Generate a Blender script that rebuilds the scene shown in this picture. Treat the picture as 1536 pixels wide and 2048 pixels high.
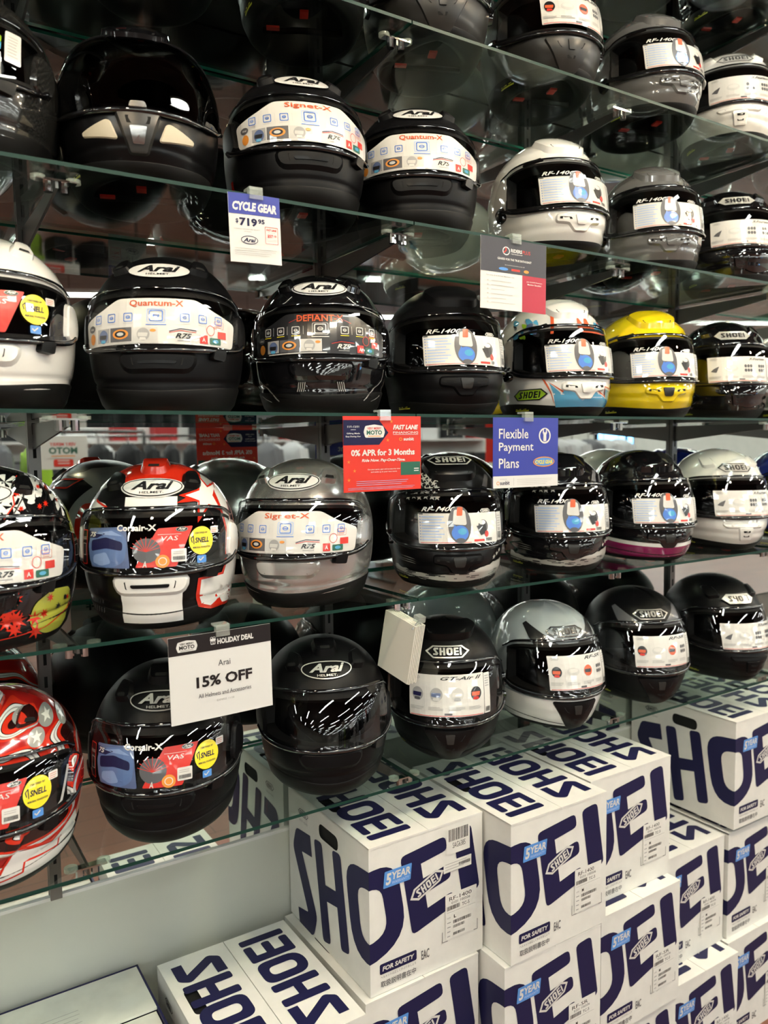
import bpy, bmesh, math, random
import numpy as np
from mathutils import Vector, Matrix
from mathutils.geometry import tessellate_polygon

for o in list(bpy.data.objects): bpy.data.objects.remove(o)
SC = bpy.context.scene
COL = SC.collection
random.seed(7)
PI = math.pi
# ------------------------------------------------------------------ camera
FPX, YAW, PITCH, ROLL = 1591.09, 0.568084, 0.0824784, -0.0134838
ZC = 1.72                                   # eye height above the floor
cy_, sy_ = math.cos(YAW), math.sin(YAW)
_f = Vector((sy_*math.cos(PITCH), cy_*math.cos(PITCH), -math.sin(PITCH)))
_r = Vector((cy_, -sy_, 0)); _u = _r.cross(_f)
_c, _s = math.cos(ROLL), math.sin(ROLL)
CR, CU = _c*_r+_s*_u, -_s*_r+_c*_u
cam = bpy.data.cameras.new('camera'); co = bpy.data.objects.new('camera', cam); COL.objects.link(co)
m = Matrix((CR, CU, -_f)).transposed().to_4x4(); m.translation = Vector((0, 0, ZC)); co.matrix_world = m
cam.sensor_fit = 'VERTICAL'; cam.sensor_height = 24; cam.lens = FPX/2048*24; cam.clip_start = .02
SC.camera = co
cam.dof.use_dof = True; cam.dof.focus_distance = 1.55; cam.dof.aperture_fstop = 2.6
# ------------------------------------------------------------------ world, exposure
w = bpy.data.worlds.new('world'); SC.world = w; w.use_nodes = True
w.node_tree.nodes['Background'].inputs[0].default_value = (.55, .52, .48, 1)
w.node_tree.nodes['Background'].inputs[1].default_value = .06
SC.view_settings.view_transform = 'Standard'; SC.view_settings.look = 'None'
SC.view_settings.gamma = 1; SC.view_settings.use_curve_mapping = False
SC.view_settings.exposure = 1.90
SC.cycles.transparent_max_bounces = 32; SC.cycles.max_bounces = 12; SC.cycles.glossy_bounces = 8

# ------------------------------------------------------------------ materials
MATS = {}
def mat(name, col=(.5, .5, .5), rough=.5, metal=0., coat=0., emit=None, estr=0., spec=.5, sheen=0.):
    if name in MATS: return MATS[name]
    m = bpy.data.materials.new(name); m.use_nodes = True; MATS[name] = m
    b = m.node_tree.nodes['Principled BSDF']
    b.inputs['Base Color'].default_value = (*col, 1); b.inputs['Roughness'].default_value = rough
    b.inputs['Metallic'].default_value = metal; b.inputs['Coat Weight'].default_value = coat
    b.inputs['Coat Roughness'].default_value = .04
    b.inputs['Specular IOR Level'].default_value = spec
    if sheen: b.inputs['Sheen Weight'].default_value = sheen
    if emit: b.inputs['Emission Color'].default_value = (*emit, 1); b.inputs['Emission Strength'].default_value = estr
    return m
def grain(m, scale=60, amt=.15, bump=.0, tex='Object'):
    """slight procedural variation of colour and relief"""
    nt = m.node_tree; b = nt.nodes['Principled BSDF']; c = tuple(b.inputs['Base Color'].default_value)
    tc = nt.nodes.new('ShaderNodeTexCoord'); n = nt.nodes.new('ShaderNodeTexNoise'); n.inputs['Scale'].default_value = scale
    n.inputs['Detail'].default_value = 4
    nt.links.new(tc.outputs[tex], n.inputs['Vector'])
    r = nt.nodes.new('ShaderNodeValToRGB'); nt.links.new(n.outputs['Fac'], r.inputs['Fac'])
    r.color_ramp.elements[0].color = tuple(x*(1-amt) for x in c[:3])+(1,)
    r.color_ramp.elements[1].color = tuple(min(1, x*(1+amt)) for x in c[:3])+(1,)
    r.color_ramp.elements[0].position = .3; r.color_ramp.elements[1].position = .7
    nt.links.new(r.outputs[0], b.inputs['Base Color'])
    if bump:
        bp = nt.nodes.new('ShaderNodeBump'); bp.inputs['Strength'].default_value = bump; bp.inputs['Distance'].default_value = .002
        nt.links.new(n.outputs['Fac'], bp.inputs['Height']); nt.links.new(bp.outputs[0], b.inputs['Normal'])
    return m
def thin_glass(name, tint, f0=.05, rough=0.0, haze=0.0, hazecol=(.8, .85, .8), power=5):
    m = bpy.data.materials.new(name); m.use_nodes = True; MATS[name] = m; nt = m.node_tree
    for n in list(nt.nodes): nt.nodes.remove(n)
    out = nt.nodes.new('ShaderNodeOutputMaterial'); tr = nt.nodes.new('ShaderNodeBsdfTransparent'); gl = nt.nodes.new('ShaderNodeBsdfGlossy')
    tr.inputs[0].default_value = (*tint, 1); gl.inputs['Roughness'].default_value = rough
    lw = nt.nodes.new('ShaderNodeLayerWeight'); lw.inputs[0].default_value = .5
    p = nt.nodes.new('ShaderNodeMath'); p.operation = 'POWER'; p.inputs[1].default_value = power
    ma = nt.nodes.new('ShaderNodeMath'); ma.operation = 'MULTIPLY_ADD'; ma.inputs[1].default_value = 1-f0; ma.inputs[2].default_value = f0
    nt.links.new(lw.outputs['Facing'], p.inputs[0]); nt.links.new(p.outputs[0], ma.inputs[0])
    mx = nt.nodes.new('ShaderNodeMixShader'); nt.links.new(ma.outputs[0], mx.inputs[0]); nt.links.new(gl.outputs[0], mx.inputs[2])
    if haze:
        df = nt.nodes.new('ShaderNodeBsdfDiffuse'); df.inputs[0].default_value = (*hazecol, 1)
        m2 = nt.nodes.new('ShaderNodeMixShader'); m2.inputs[0].default_value = haze
        nt.links.new(tr.outputs[0], m2.inputs[1]); nt.links.new(df.outputs[0], m2.inputs[2]); nt.links.new(m2.outputs[0], mx.inputs[1])
    else: nt.links.new(tr.outputs[0], mx.inputs[1])
    nt.links.new(mx.outputs[0], out.inputs[0]); return m
M = mat
GLASS = thin_glass('shelf glass', (.90, .955, .925), .045)
VISOR = thin_glass('clear visor', (.90, .90, .90), .09, .012)
VISORD = thin_glass('smoked visor', (.10, .10, .11), .09, .012)
DISC = thin_glass('clear rubber', (.9, .95, .93), .12, .1, .25)
M('glass edge', (.006, .035, .026), .4, spec=.3); M('glass edge back lit', (.02, .22, .15), .25, spec=.6)  # back edge is the same glass, coloured brighter teal as if lit
M('mirror', (.80, .83, .81), 0.0, 1.0)
M('black matte', (.0035, .0035, .0042), .40, spec=.17); M('black satin', (.0035, .0035, .004), .28, spec=.25); M('black gloss', (.005, .005, .006), .05, coat=1)
M('black rubber', (.0045, .0045, .0045), .5, spec=.2); M('liner cloth', (.006, .006, .0065), .95, spec=.1); M('gap', (.002, .002, .002), .9)  # gap: flat near-black painting the shade inside openings
M('white gloss', (.78, .78, .75), .08, coat=1); M('white pearl', (.62, .65, .66), .16, coat=1); M('silver', (.60, .60, .59), .22, .8, coat=.6)
M('grey gloss', (.13, .13, .13), .12, coat=1); M('gunmetal', (.025, .025, .024), .35, .1); M('bracket metal', (.20, .20, .20), .3, .9); M('light grey gloss', (.42, .46, .48), .08, coat=1)
M('yellow gloss', (.80, .60, .01), .1, coat=1); M('chrome', (.75, .75, .75), .08, 1.0); M('steel', (.35, .35, .35), .25, 1.0); M('dark steel', (.06, .06, .06), .3, .8)
M('carbon', (.015, .015, .015), .16, coat=1)
M('print white', (.66, .65, .62), .30, coat=1); M('print black', (.012, .012, .014), .3, coat=.8); M('print navy', (.010, .010, .055), .45, spec=.3)
M('print blue', (.06, .19, .62), .35, coat=.6); M('print pale blue', (.35, .5, .8), .35, coat=.6); M('print orange', (.62, .10, .03), .35, coat=.6); M('print red', (.62, .03, .02), .35, coat=.6)
M('print yellow', (.85, .70, .02), .35, coat=.6); M('print grey', (.33, .33, .33), .4, coat=.5); M('print light grey', (.55, .55, .53), .4, coat=.5); M('print dark grey', (.09, .09, .10), .4, coat=.5)
M('print silver', (.60, .60, .56), .25, .3); M('print amber', (.75, .28, .04), .35, coat=.6); M('print green', (.02, .12, .08), .4); M('print lime', (.30, .52, .03), .2, coat=.8)
M('print magenta', (.30, .012, .11), .12, coat=1); M('print sky', (.10, .38, .62), .15, coat=1); M('print steel blue', (.09, .13, .26), .3, coat=.8)
M('paint red', (.60, .025, .01), .12, coat=1); M('paint white', (.74, .74, .72), .12, coat=1); M('paint grey', (.30, .30, .29), .2, coat=.5); M('paint ochre', (.42, .44, .06), .15, coat=1)
M('sign white', (.68, .68, .67), .5); M('sign red', (.66, .035, .02), .4); M('sign blue', (.035, .05, .33), .4); M('sign dark', (.045, .045, .06), .45); M('sign wine', (.42, .02, .05), .45)
grain(M('carton white', (.72, .71, .67), .62), 25, .035, .12); grain(M('carton inside', (.62, .63, .58), .7), 30, .05, .1); M('sticker blue', (.08, .27, .68), .3, coat=.5)
M('card cream', (.70, .68, .60), .6); M('red tab', (.65, .03, .02), .4); M('warning yellow', (.55, .58, .03), .4); M('mesh cream', (.55, .50, .38), .5)
grain(M('wall paint', (.56, .57, .51), .55), 4, .04); M('tube light', (1, 1, 1), .5, emit=(.96, 1, .93), estr=9.5)
M('warm lamp', (1, .8, .5), .5, emit=(1, .80, .52), estr=160); M('screen', (.05, .2, .6), .4, emit=(.15, .45, 1), estr=2.5)
M('window glow', (.8, .9, 1), .4, emit=(.75, .88, 1), estr=3.0)
grain(M('ceiling brown', (.095, .060, .047), .7), 3, .25)

def paint_flames():
    m = mat('flame paint', (.5, .5, .5), .12, coat=1); nt = m.node_tree; b = nt.nodes['Principled BSDF']
    tc = nt.nodes.new('ShaderNodeTexCoord'); mp = nt.nodes.new('ShaderNodeMapping'); mp.inputs['Scale'].default_value = (1.0, .7, 1.5)
    mp.inputs['Rotation'].default_value = (.5, .2, .9)
    wv = nt.nodes.new('ShaderNodeTexWave'); wv.inputs['Scale'].default_value = 4.2; wv.inputs['Distortion'].default_value = 9
    wv.inputs['Detail'].default_value = 1.2; wv.inputs['Detail Scale'].default_value = 1.6
    nt.links.new(tc.outputs['Object'], mp.inputs[0]); nt.links.new(mp.outputs[0], wv.inputs[0])
    r = nt.nodes.new('ShaderNodeValToRGB'); r.color_ramp.interpolation = 'CONSTANT'; e = r.color_ramp.elements
    e[0].position = 0; e[0].color = (.42, .012, .01, 1); e[1].position = .93; e[1].color = (.02, .004, .004, 1)
    for p, c in ((.26, (.62, .03, .012)), (.44, (.01, .008, .01)), (.48, (.72, .71, .70)), (.60, (.30, .30, .30)), (.66, (.70, .69, .67)), (.76, (.01, .008, .01)), (.79, (.60, .03, .012))):
        k = e.new(p); k.color = (*c, 1)
    nt.links.new(wv.outputs['Fac'], r.inputs[0]); nt.links.new(r.outputs[0], b.inputs['Base Color'])
paint_flames()
def carbon():
    m = MATS['carbon']; nt = m.node_tree; b = nt.nodes['Principled BSDF']; tc = nt.nodes.new('ShaderNodeTexCoord'); ch = nt.nodes.new('ShaderNodeTexChecker')
    ch.inputs['Scale'].default_value = 240; ch.inputs[1].default_value = (.008, .008, .008, 1); ch.inputs[2].default_value = (.028, .028, .026, 1)
    nt.links.new(tc.outputs['Object'], ch.inputs[0]); nt.links.new(ch.outputs[0], b.inputs['Base Color'])
carbon()
def floor_mat():
    m = mat('floor wood', (.16, .06, .04), .35); nt = m.node_tree; b = nt.nodes['Principled BSDF']; tc = nt.nodes.new('ShaderNodeTexCoord')
    br = nt.nodes.new('ShaderNodeTexBrick'); br.inputs['Scale'].default_value = 1.0
    br.inputs['Brick Width'].default_value = 1.2; br.inputs['Row Height'].default_value = .15; br.inputs['Mortar Size'].default_value = .002
    br.inputs['Color1'].default_value = (.20, .075, .045, 1); br.inputs['Color2'].default_value = (.15, .055, .035, 1); br.inputs['Mortar'].default_value = (.04, .02, .012, 1)
    nt.links.new(tc.outputs['Object'], br.inputs[0]); nt.links.new(br.outputs[0], b.inputs['Base Color'])
floor_mat()

# ------------------------------------------------------------------ object helpers
def props(o, label=None, cat=None, group=None, kind=None):
    if label: o['label'] = label
    if cat: o['category'] = cat
    if group: o['group'] = group
    if kind: o['kind'] = kind
    return o
def empty(name, loc=(0, 0, 0), rz=0, **k):
    o = bpy.data.objects.new(name, None); COL.objects.link(o); o.location = loc; o.rotation_euler = (0, 0, rz); o.empty_display_size = .05
    return props(o, **k)
def link(name, me, parent=None, **k):
    o = bpy.data.objects.new(name, me); COL.objects.link(o)
    if parent: o.parent = parent
    return props(o, **k)
def mesh_from(name, V, F, mats, mi=None, smooth=True, sharp=None):
    me = bpy.data.meshes.new(name); me.from_pydata([tuple(v) for v in V], [], F)
    for m in mats: me.materials.append(MATS[m] if isinstance(m, str) else m)
    if mi is not None: me.polygons.foreach_set('material_index', mi)
    if smooth: me.polygons.foreach_set('use_smooth', [True]*len(me.polygons))
    if sharp: me.set_sharp_from_angle(angle=sharp)
    me.update(); return me
def box_vf(a, b):
    x0, y0, z0 = a; x1, y1, z1 = b
    V = [(x0, y0, z0), (x1, y0, z0), (x1, y1, z0), (x0, y1, z0), (x0, y0, z1), (x1, y0, z1), (x1, y1, z1), (x0, y1, z1)]
    return V, [(0, 3, 2, 1), (4, 5, 6, 7), (0, 1, 5, 4), (1, 2, 6, 5), (2, 3, 7, 6), (3, 0, 4, 7)]
class MB:
    """collects simple solids into one mesh"""
    def __init__(s): s.V = []; s.F = []; s.mi = []; s.mats = []
    def _m(s, m):
        if m not in s.mats: s.mats.append(m)
        return s.mats.index(m)
    def add(s, V, F, m):
        n = len(s.V); k = s._m(m); s.V += [tuple(v) for v in V]; s.F += [tuple(i+n for i in f) for f in F]; s.mi += [k]*len(F); return s
    def box(s, a, b, m): return s.add(*box_vf(a, b), m)
    def tube(s, pts, r, m, n=8, cap=True):
        pts = [Vector(p) for p in pts]; V = []; F = []
        for i, p in enumerate(pts):
            d = (pts[min(i+1, len(pts)-1)]-pts[max(i-1, 0)]).normalized(); a = d.orthogonal().normalized()
            if i and a.dot(pa) < 0: a = -a
            if i: a = (pa-d*pa.dot(d)).normalized()
            pa = a; b = d.cross(a); rr = r[i] if isinstance(r, (list, tuple)) else r
            V += [p+(a*math.cos(2*PI*k/n)+b*math.sin(2*PI*k/n))*rr for k in range(n)]
        for i in range(len(pts)-1):
            for k in range(n): F.append((i*n+k, i*n+(k+1) % n, (i+1)*n+(k+1) % n, (i+1)*n+k))
        if cap: F.append(tuple(range(n))[::-1]); F.append(tuple(range((len(pts)-1)*n, len(pts)*n)))
        return s.add(V, F, m)
    def mesh(s, name, smooth=False, sharp=.6): return mesh_from(name, s.V, s.F, s.mats, s.mi, smooth, sharp if smooth else None)
    def build(s, name, parent=None, smooth=False, **k): return link(name, s.mesh(name, smooth), parent, **k)

# ------------------------------------------------------------------ flat artwork that can be laid on any surface
_TXT = {}
def text_geo(t, shear=0., bold=0.):
    k = (t, shear, bold)
    if k not in _TXT:
        c = bpy.data.curves.new('t', 'FONT'); c.body = t; c.shear = shear; c.offset = bold; c.resolution_u = 2
        o = bpy.data.objects.new('t', c); me = bpy.data.meshes.new_from_object(o)
        V = np.array([v.co[:2] for v in me.vertices]) if len(me.vertices) else np.zeros((0, 2)); F = [tuple(p.vertices) for p in me.polygons]
        bpy.data.objects.remove(o); bpy.data.curves.remove(c); bpy.data.meshes.remove(me)
        if len(V): V = V-V.min(0); 
        _TXT[k] = (V, F)
    return _TXT[k]
def rpoly(pts, r, n=4):
    """polygon with rounded corners"""
    out = []; N = len(pts)
    for i in range(N):
        p = np.array(pts[i], float); a = np.array(pts[i-1], float)-p; b = np.array(pts[(i+1) % N], float)-p
        rr = r[i] if isinstance(r, (list, tuple)) else r
        la, lb = np.linalg.norm(a), np.linalg.norm(b); d = min(rr, la*.49, lb*.49)
        if d <= 1e-6: out.append(tuple(p)); continue
        A = p+a/la*d; B = p+b/lb*d
        for k in range(n+1):
            t = k/n; out.append(tuple((1-t)**2*A+2*t*(1-t)*p+t*t*B))
    return out
class Art:
    def __init__(s): s.V = []; s.F = []; s.mi = []; s.mats = []; s.T = np.eye(3)
    def xf(s, x=0, y=0, rot=0, sc=1):
        c, q = math.cos(rot)*sc, math.sin(rot)*sc; s.T = np.array([[c, -q, x], [q, c, y], [0, 0, 1.]]); return s
    def add(s, P, F, m, L):
        if m not in s.mats: s.mats.append(m)
        k = s.mats.index(m); n = len(s.V)
        P = np.asarray(P, float)[:, :2]; P = P@s.T[:2, :2].T+s.T[:2, 2]
        s.V += [(p[0], p[1], L) for p in P]; s.F += [tuple(i+n for i in f) for f in F]; s.mi += [k]*len(F); return s
    def poly(s, pts, m, L=0, holes=()):
        loops = [pts]+list(holes); allp = [p for l in loops for p in l]
        if not holes and len(pts) <= 4: return s.add(pts, [tuple(range(len(pts)))], m, L)
        T = tessellate_polygon([[Vector((p[0], p[1], 0)) for p in l] for l in loops]); return s.add(allp, [tuple(t) for t in T], m, L)
    def rect(s, x, y, w, h, m, L=1): return s.add([(x, y), (x+w, y), (x+w, y+h), (x, y+h)], [(0, 1, 2, 3)], m, L)
    def rr(s, x, y, w, h, r, m, L=1, holes=()): return s.poly(rpoly([(x, y), (x+w, y), (x+w, y+h), (x, y+h)], r, 3), m, L, holes)
    def frame(s, x, y, w, h, r, t, m, L=1):
        return s.rr(x, y, w, h, r, m, L, [rpoly([(x+t, y+t), (x+w-t, y+t), (x+w-t, y+h-t), (x+t, y+h-t)], r*.7, 3)])
    def ell(s, x, y, a, b, m, L=1, n=24, hole=None):
        E = lambda a, b: [(x+a*math.cos(2*PI*k/n), y+b*math.sin(2*PI*k/n)) for k in range(n)]
        if hole: return s.poly(E(a, b), m, L, [E(a-hole, b-hole)])
        return s.add(E(a, b), [tuple(range(n))], m, L)
    def text(s, t, x, y, w, h, m, L=2, shear=0., bold=0., align='l'):
        V, F = text_geo(t, shear, bold)
        if not len(V): return s
        W, H = V[:, 0].max(), V[:, 1].max(); sx = (w/W) if w else h/H; sy = (h/H) if h else w/W
        P = V*[sx, sy]
        if align == 'c': x -= W*sx/2
        if align == 'r': x -= W*sx
        return s.add(P+[x, y], F, m, L)
    def bars(s, x, y, w, n, dy, th, m, L=1, seed=0):
        rnd = random.Random(seed)
        for i in range(n): s.rect(x, y-i*dy, w*(rnd.uniform(.7, 1)), th, m, L)
        return s
    def barcode(s, x, y, w, h, m='print black', L=2, seed=1):
        rnd = random.Random(seed); q = x
        while q < x+w: t = rnd.choice((.6, 1, 1.6))*w/42; s.rect(q, y, t, h, m, L); q += t+rnd.choice((.8, 1.2))*w/42
        return s
    def stroke(s, pts, t, m, L=1):
        for i in range(len(pts)-1):
            L += .04; a, b = np.array(pts[i], float), np.array(pts[i+1], float); d = (b-a)/np.linalg.norm(b-a); n = np.array([-d[1], d[0]])*t/2
            s.add([a-n, b-n, b+n, a+n], [(0, 1, 2, 3)], m, L)
        for p in pts[1:-1]: L += .04; s.ell(p[0], p[1], t/2, t/2, m, L, 16)
        return s
    def bm(s, cuts_x=(), cuts_y=()):
        b = bmesh.new(); vs = [b.verts.new(v) for v in s.V]
        for f, k in zip(s.F, s.mi):
            try: b.faces.new([vs[i] for i in f]).material_index = k
            except ValueError: pass
        for ax, cuts in ((0, cuts_x), (1, cuts_y)):
            for c in cuts:
                p = [0, 0, 0]; p[ax] = c; n = [0, 0, 0]; n[ax] = 1
                bmesh.ops.bisect_plane(b, geom=b.verts[:]+b.edges[:]+b.faces[:], plane_co=p, plane_no=n, dist=1e-6)
        return b
    def on(s, name, mapper, step=None, cx=(), cy=(), base=.0006, dl=.00025, smooth=False):
        V = np.array(s.V); cx = list(cx); cy = list(cy)
        if step:
            cx += list(np.arange(V[:, 0].min()+step, V[:, 0].max(), step)); cy += list(np.arange(V[:, 1].min()+step, V[:, 1].max(), step))
        b = s.bm(cx, cy); b.verts.ensure_lookup_table(); P = np.array([v.co[:] for v in b.verts]); F = [tuple(v.index for v in f.verts) for f in b.faces]; b.verts.index_update()
        F = [tuple(v.index for v in f.verts) for f in b.faces]; mi = [f.material_index for f in b.faces]; b.free()
        Q = mapper(P[:, 0], P[:, 1], base+dl*P[:, 2])
        return mesh_from(name, Q, F, s.mats, mi, smooth)
def plane_map(o, ex, ey):
    o, ex, ey = np.array(o, float), np.array(ex, float), np.array(ey, float); n = np.cross(ex, ey); n /= np.linalg.norm(n)
    return lambda x, y, h: o+np.outer(x, ex)+np.outer(y, ey)+np.outer(h, n)

def letters(a, x, y, word, ws, gap, h, t, m, L=1):
    for ch, w_ in zip(word, ws):
        T = a.T.copy(); a.T = T@Art().xf(x, y).T; r = t*.28
        if ch == 'S': a.stroke([(w_*.99, h-t*.5), (t*.95, h-t*.5), (t*.62, h-t*1.0), (w_-t*.62, t*1.0), (w_-t*.95, t*.5), (w_*.01, t*.5)], t, m, L)
        if ch == 'H': a.rr(0, 0, t, h, r, m, L); a.rr(w_-t, 0, t, h, r, m, L); a.xf2 = 0; L2 = L+.1; a.rect(t*.5, h*.5-t*.40, w_-t, t*.85, m, L2)
        if ch == 'O': a.poly(rpoly([(0, 0), (w_, 0), (w_, h), (0, h)], [w_*.5, w_*.5, w_*.34, w_*.34], 6), m, L, [rpoly([(t, t), (w_-t, t), (w_-t, h-t*.9), (t, h-t*.9)], [w_*.26, w_*.26, w_*.2, w_*.2], 5)])
        if ch == 'E': a.rr(0, 0, t, h, r, m, L); [a.rr(t*.3, yy, w_-t*.3, t*.85, r, m, L+.1) for yy in (0, h*.5-t*.42, h-t*.85)]
        if ch == 'I': a.rr(0, 0, t*.92, h, r, m, L)
        a.T = T; x += w_+gap
def hexlogo(a, x, y, w, fill, line, txt, L=2, rot=0, ring=.06):
    h = w*.32; T = a.T.copy(); a.T = T@Art().xf(x, y, rot).T
    H = lambda k: [(-w/2+k*1.6, 0), (-w/2+h*.55+k*.6, h/2-k), (w/2-h*.55-k*.6, h/2-k), (w/2-k*1.6, 0), (w/2-h*.55-k*.6, -h/2+k), (-w/2+h*.55+k*.6, -h/2+k)]
    t = w*ring*.55
    a.poly(H(0), line, L, [H(t)] if not fill else ())
    if fill: a.poly(H(t), fill, L+1)
    n0 = len(a.V); letters(a, -w*.312, -h*.29, 'SHOEI', [w*.120, w*.120, w*.124, w*.110, w*.046], w*.025, h*.58, w*.043, txt, L+2)
    co_, si_ = math.cos(rot), math.sin(rot); a.T = T
def arailogo(a, x, y, w, outer, ring, inner, txt, L=2):
    h = w*.40
    if outer: a.ell(x, y, w/2*1.06, h/2*1.12, outer, L, 32)
    a.ell(x, y, w/2, h/2, ring, L+1, 32, hole=w*.022)
    if inner: a.ell(x, y, w/2-w*.022, h/2-w*.022, inner, L+1, 32)
    a.text('Arai', x, y-h*.16, w*.66, h*.50, txt, L+2, .35, .035, 'c'); a.text('HELMET.', x, y-h*.36, w*.36, h*.12, txt, L+2, 0, .01, 'c')

# ------------------------------------------------------------------ helmet surface
NU = 96; A_PORT = 19*2*PI/NU
def sstep(x): x = np.clip(x, 0, 1); return x*x*(3-2*x)
class Form:
    def __init__(s, kind):
        s.kind = kind; s.H = .280; s.z0 = .132; s.a = .133; s.f = .160; s.b = .168; s.zc = .140; s.h0 = .045; s.drop = 0; s.chin = .0
        if kind == 'arai': s.a = .134; s.f = .158; s.b = .166; s.h0 = .044; s.zc = .148
        if kind == 'aero': s.a = .129; s.f = .162; s.b = .176; s.h0 = .053; s.zc = .146; s.chin = .012      # ridged sport shell
        if kind == 'race': s.a = .130; s.f = .166; s.b = .178; s.h0 = .050; s.zc = .148; s.chin = .016
        if kind == 'tour': s.a = .132; s.f = .160; s.b = .170; s.h0 = .054; s.zc = .146; s.chin = .008
        if kind == 'wide': s.a = .134; s.f = .165; s.b = .170; s.h0 = .060; s.zc = .160; s.chin = .006
        zz = np.linspace(0.0, s.H*.9999, 600); P = s.raw(np.zeros(600), zz); d = np.linalg.norm(np.diff(P, axis=0), axis=1)
        s.tz, s.tt = zz, np.concatenate([[0], np.cumsum(d)])
    def prof(s, z):
        up = np.clip((z-s.z0)/(s.H-s.z0), 0, 1); k = np.power(np.maximum(1-up**2.2, 0), 1/2.05)
        lo = np.clip((s.z0-z)/s.z0, 0, 1); zf = .072; uf = np.clip((z-zf)/(s.H-zf), 0, 1); lf = np.clip((zf-z)/zf, 0, 1)
        kf = np.power(np.maximum(1-uf**2.0, 0), 1/1.95)*(1-.13*lf**2.6)+s.chin/s.f*np.exp(-((z-.06)/.035)**2)
        wl = 1-(.27 if s.kind in ('tour', 'race') else .22)*lo**2.3; bl = 1-.30*lo**1.9
        top = z > s.z0
        return s.a*np.where(top, k, wl), s.f*kf*1.055, s.b*np.where(top, k, bl)
    def raw(s, u, z):
        w, f, b = s.prof(z); c, q = np.cos(u), np.sin(u)
        n = 2/(2.12-(.50 if s.kind in ('tour', 'race') else .24)*np.clip((.11-z)/.11, 0, 1)*np.clip(c*1.5, 0, 1))
        x = w*np.sign(q)*np.abs(q)**n; y = -np.where(c > 0, f, b)*np.sign(c)*np.abs(c)**n
        dy = np.where(z > s.z0, .0, 0.); return np.stack([x, y+dy, z], -1)
    def zb(s, u):  return (.027 if s.kind == 'arai' else .018)+.010*np.sin(u)**2
    def half(s, u):
        a = np.abs(u)/(A_PORT*1.05); h = s.h0*np.power(np.maximum(1-a**5, 1e-4), .2)
        hA = s.h0*(1-(1/1.05)**5)**.2
        return np.where(np.abs(u) > A_PORT+1e-6, np.maximum(hA*(1-.9*(np.abs(u)-A_PORT)/1.2), .012), h)
    def zl(s, u): return s.zc-s.half(u)+.006*np.sin(np.clip(np.abs(u), 0, 1.6))**2
    def zu(s, u): return s.zc+s.half(u)-.003*np.sin(np.clip(np.abs(u), 0, 1.6))**2
    def disp(s, u, z):
        g = lambda c, wd: np.exp(-((z-c)/wd)**2); r = 0*z
        au = np.abs(u)
        if s.kind == 'arai':
            r = r-.0022*g(.046+.006*np.sin(u)**2, .0035)+.0022*sstep((.040-z)/.01)
        if s.kind in ('aero', 'race'):
            c = .175+.055*np.cos(u/2)**2; r = r+.003*sstep((z-c)/.010)-.0014*g(.062-.012*np.cos(u), .006)+.002*sstep((.05-z)/.012)
        if s.kind == 'tour': r = r+.002*sstep((z-.205)/.01)*sstep((au-.35)/.1)+.0015*sstep((.045-z)/.01)
        if s.kind == 'wide': r = r-.002*g(.045, .004)
        return r
    def P(s, u, z, h=0.):
        u = np.asarray(u, float); z = np.clip(np.asarray(z, float), -.02, s.H*.9995); e = 1e-4
        p = s.raw(u, z); zu_ = np.clip(z+e, None, s.H*.9998)
        du = s.raw(u+e, z)-s.raw(u-e, z); dz = s.raw(u, zu_)-s.raw(u, zu_-2*e); n = np.cross(du, dz); n /= np.linalg.norm(n, axis=-1, keepdims=True)+1e-12
        return p+n*(np.asarray(h)+s.disp(u, z))[..., None]
    def map(s, x, y, h):                      # x across, y along the front profile from the bottom, both in metres
        z = np.interp(y, s.tt, s.tz); w = s.prof(z)[0]; return s.P(x/np.maximum(w*1.03, .02), z, h)
def grid_faces(nr, nc, wrap, skip=None):
    F = []
    for i in range(nr-1):
        for j in range(nc if wrap else nc-1):
            if skip and skip(i, j): continue
            F.append((i*nc+j, i*nc+(j+1) % nc, (i+1)*nc+(j+1) % nc, (i+1)*nc+j))
    return F
U = (np.arange(NU)-NU/2)*2*PI/NU
def rows(fm, n1=22, n2=8, n3=26, off=0., zb=None):
    R = []; zb_ = fm.zb(U) if zb is None else zb+0*U; zl, zu = fm.zl(U), fm.zu(U)
    for i in range(n1): t = i/n1; R.append(zb_+(zl-zb_)*t)
    for i in range(n2+1): t = i/n2; R.append(zl+(zu-zl)*t)
    p0 = np.arcsin(np.clip((zu-fm.z0)/(fm.H-fm.z0), -1, 1))
    for i in range(1, n3+1): t = i/n3; t = min(t, .994); R.append(fm.z0+(fm.H-fm.z0)*np.sin(p0+(PI/2-p0)*t))
    return R
_C = {}
def cached(key, fn):
    if key not in _C: _C[key] = fn()
    return _C[key]
def shell_mesh(fm, material):
    n1, n2, n3 = 22, 8, 26; R = rows(fm, n1, n2, n3); V = np.concatenate([fm.P(U, z) for z in R])
    ja = NU//2-19; jb = NU//2+19
    F = grid_faces(len(R), NU, True, lambda i, j: n1 <= i < n1+n2 and ja <= j < jb)
    n = len(V); V = np.vstack([V, [[0, 0, fm.H]]]); F += [((len(R)-1)*NU+j, (len(R)-1)*NU+(j+1) % NU, n) for j in range(NU)]
    return mesh_from('shell', V, F, [material])
def liner_mesh(fm):
    n1, n2, n3 = 8, 4, 10; R = rows(fm, n1, n2, n3, zb=.004); V = np.concatenate([fm.P(U, z, -.020-.012*max(0, 1-i/6)) for i, z in enumerate(R)])
    ja = NU//2-19; jb = NU//2+19
    F = grid_faces(len(R), NU, True, lambda i, j: n1 <= i < n1+n2 and ja <= j < jb)
    n = len(V); V = np.vstack([V, [[0, 0, fm.H-.024]]]); F += [((len(R)-1)*NU+j, (len(R)-1)*NU+(j+1) % NU, n) for j in range(NU)]
    return mesh_from('liner', V, F, ['liner cloth'])
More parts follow.
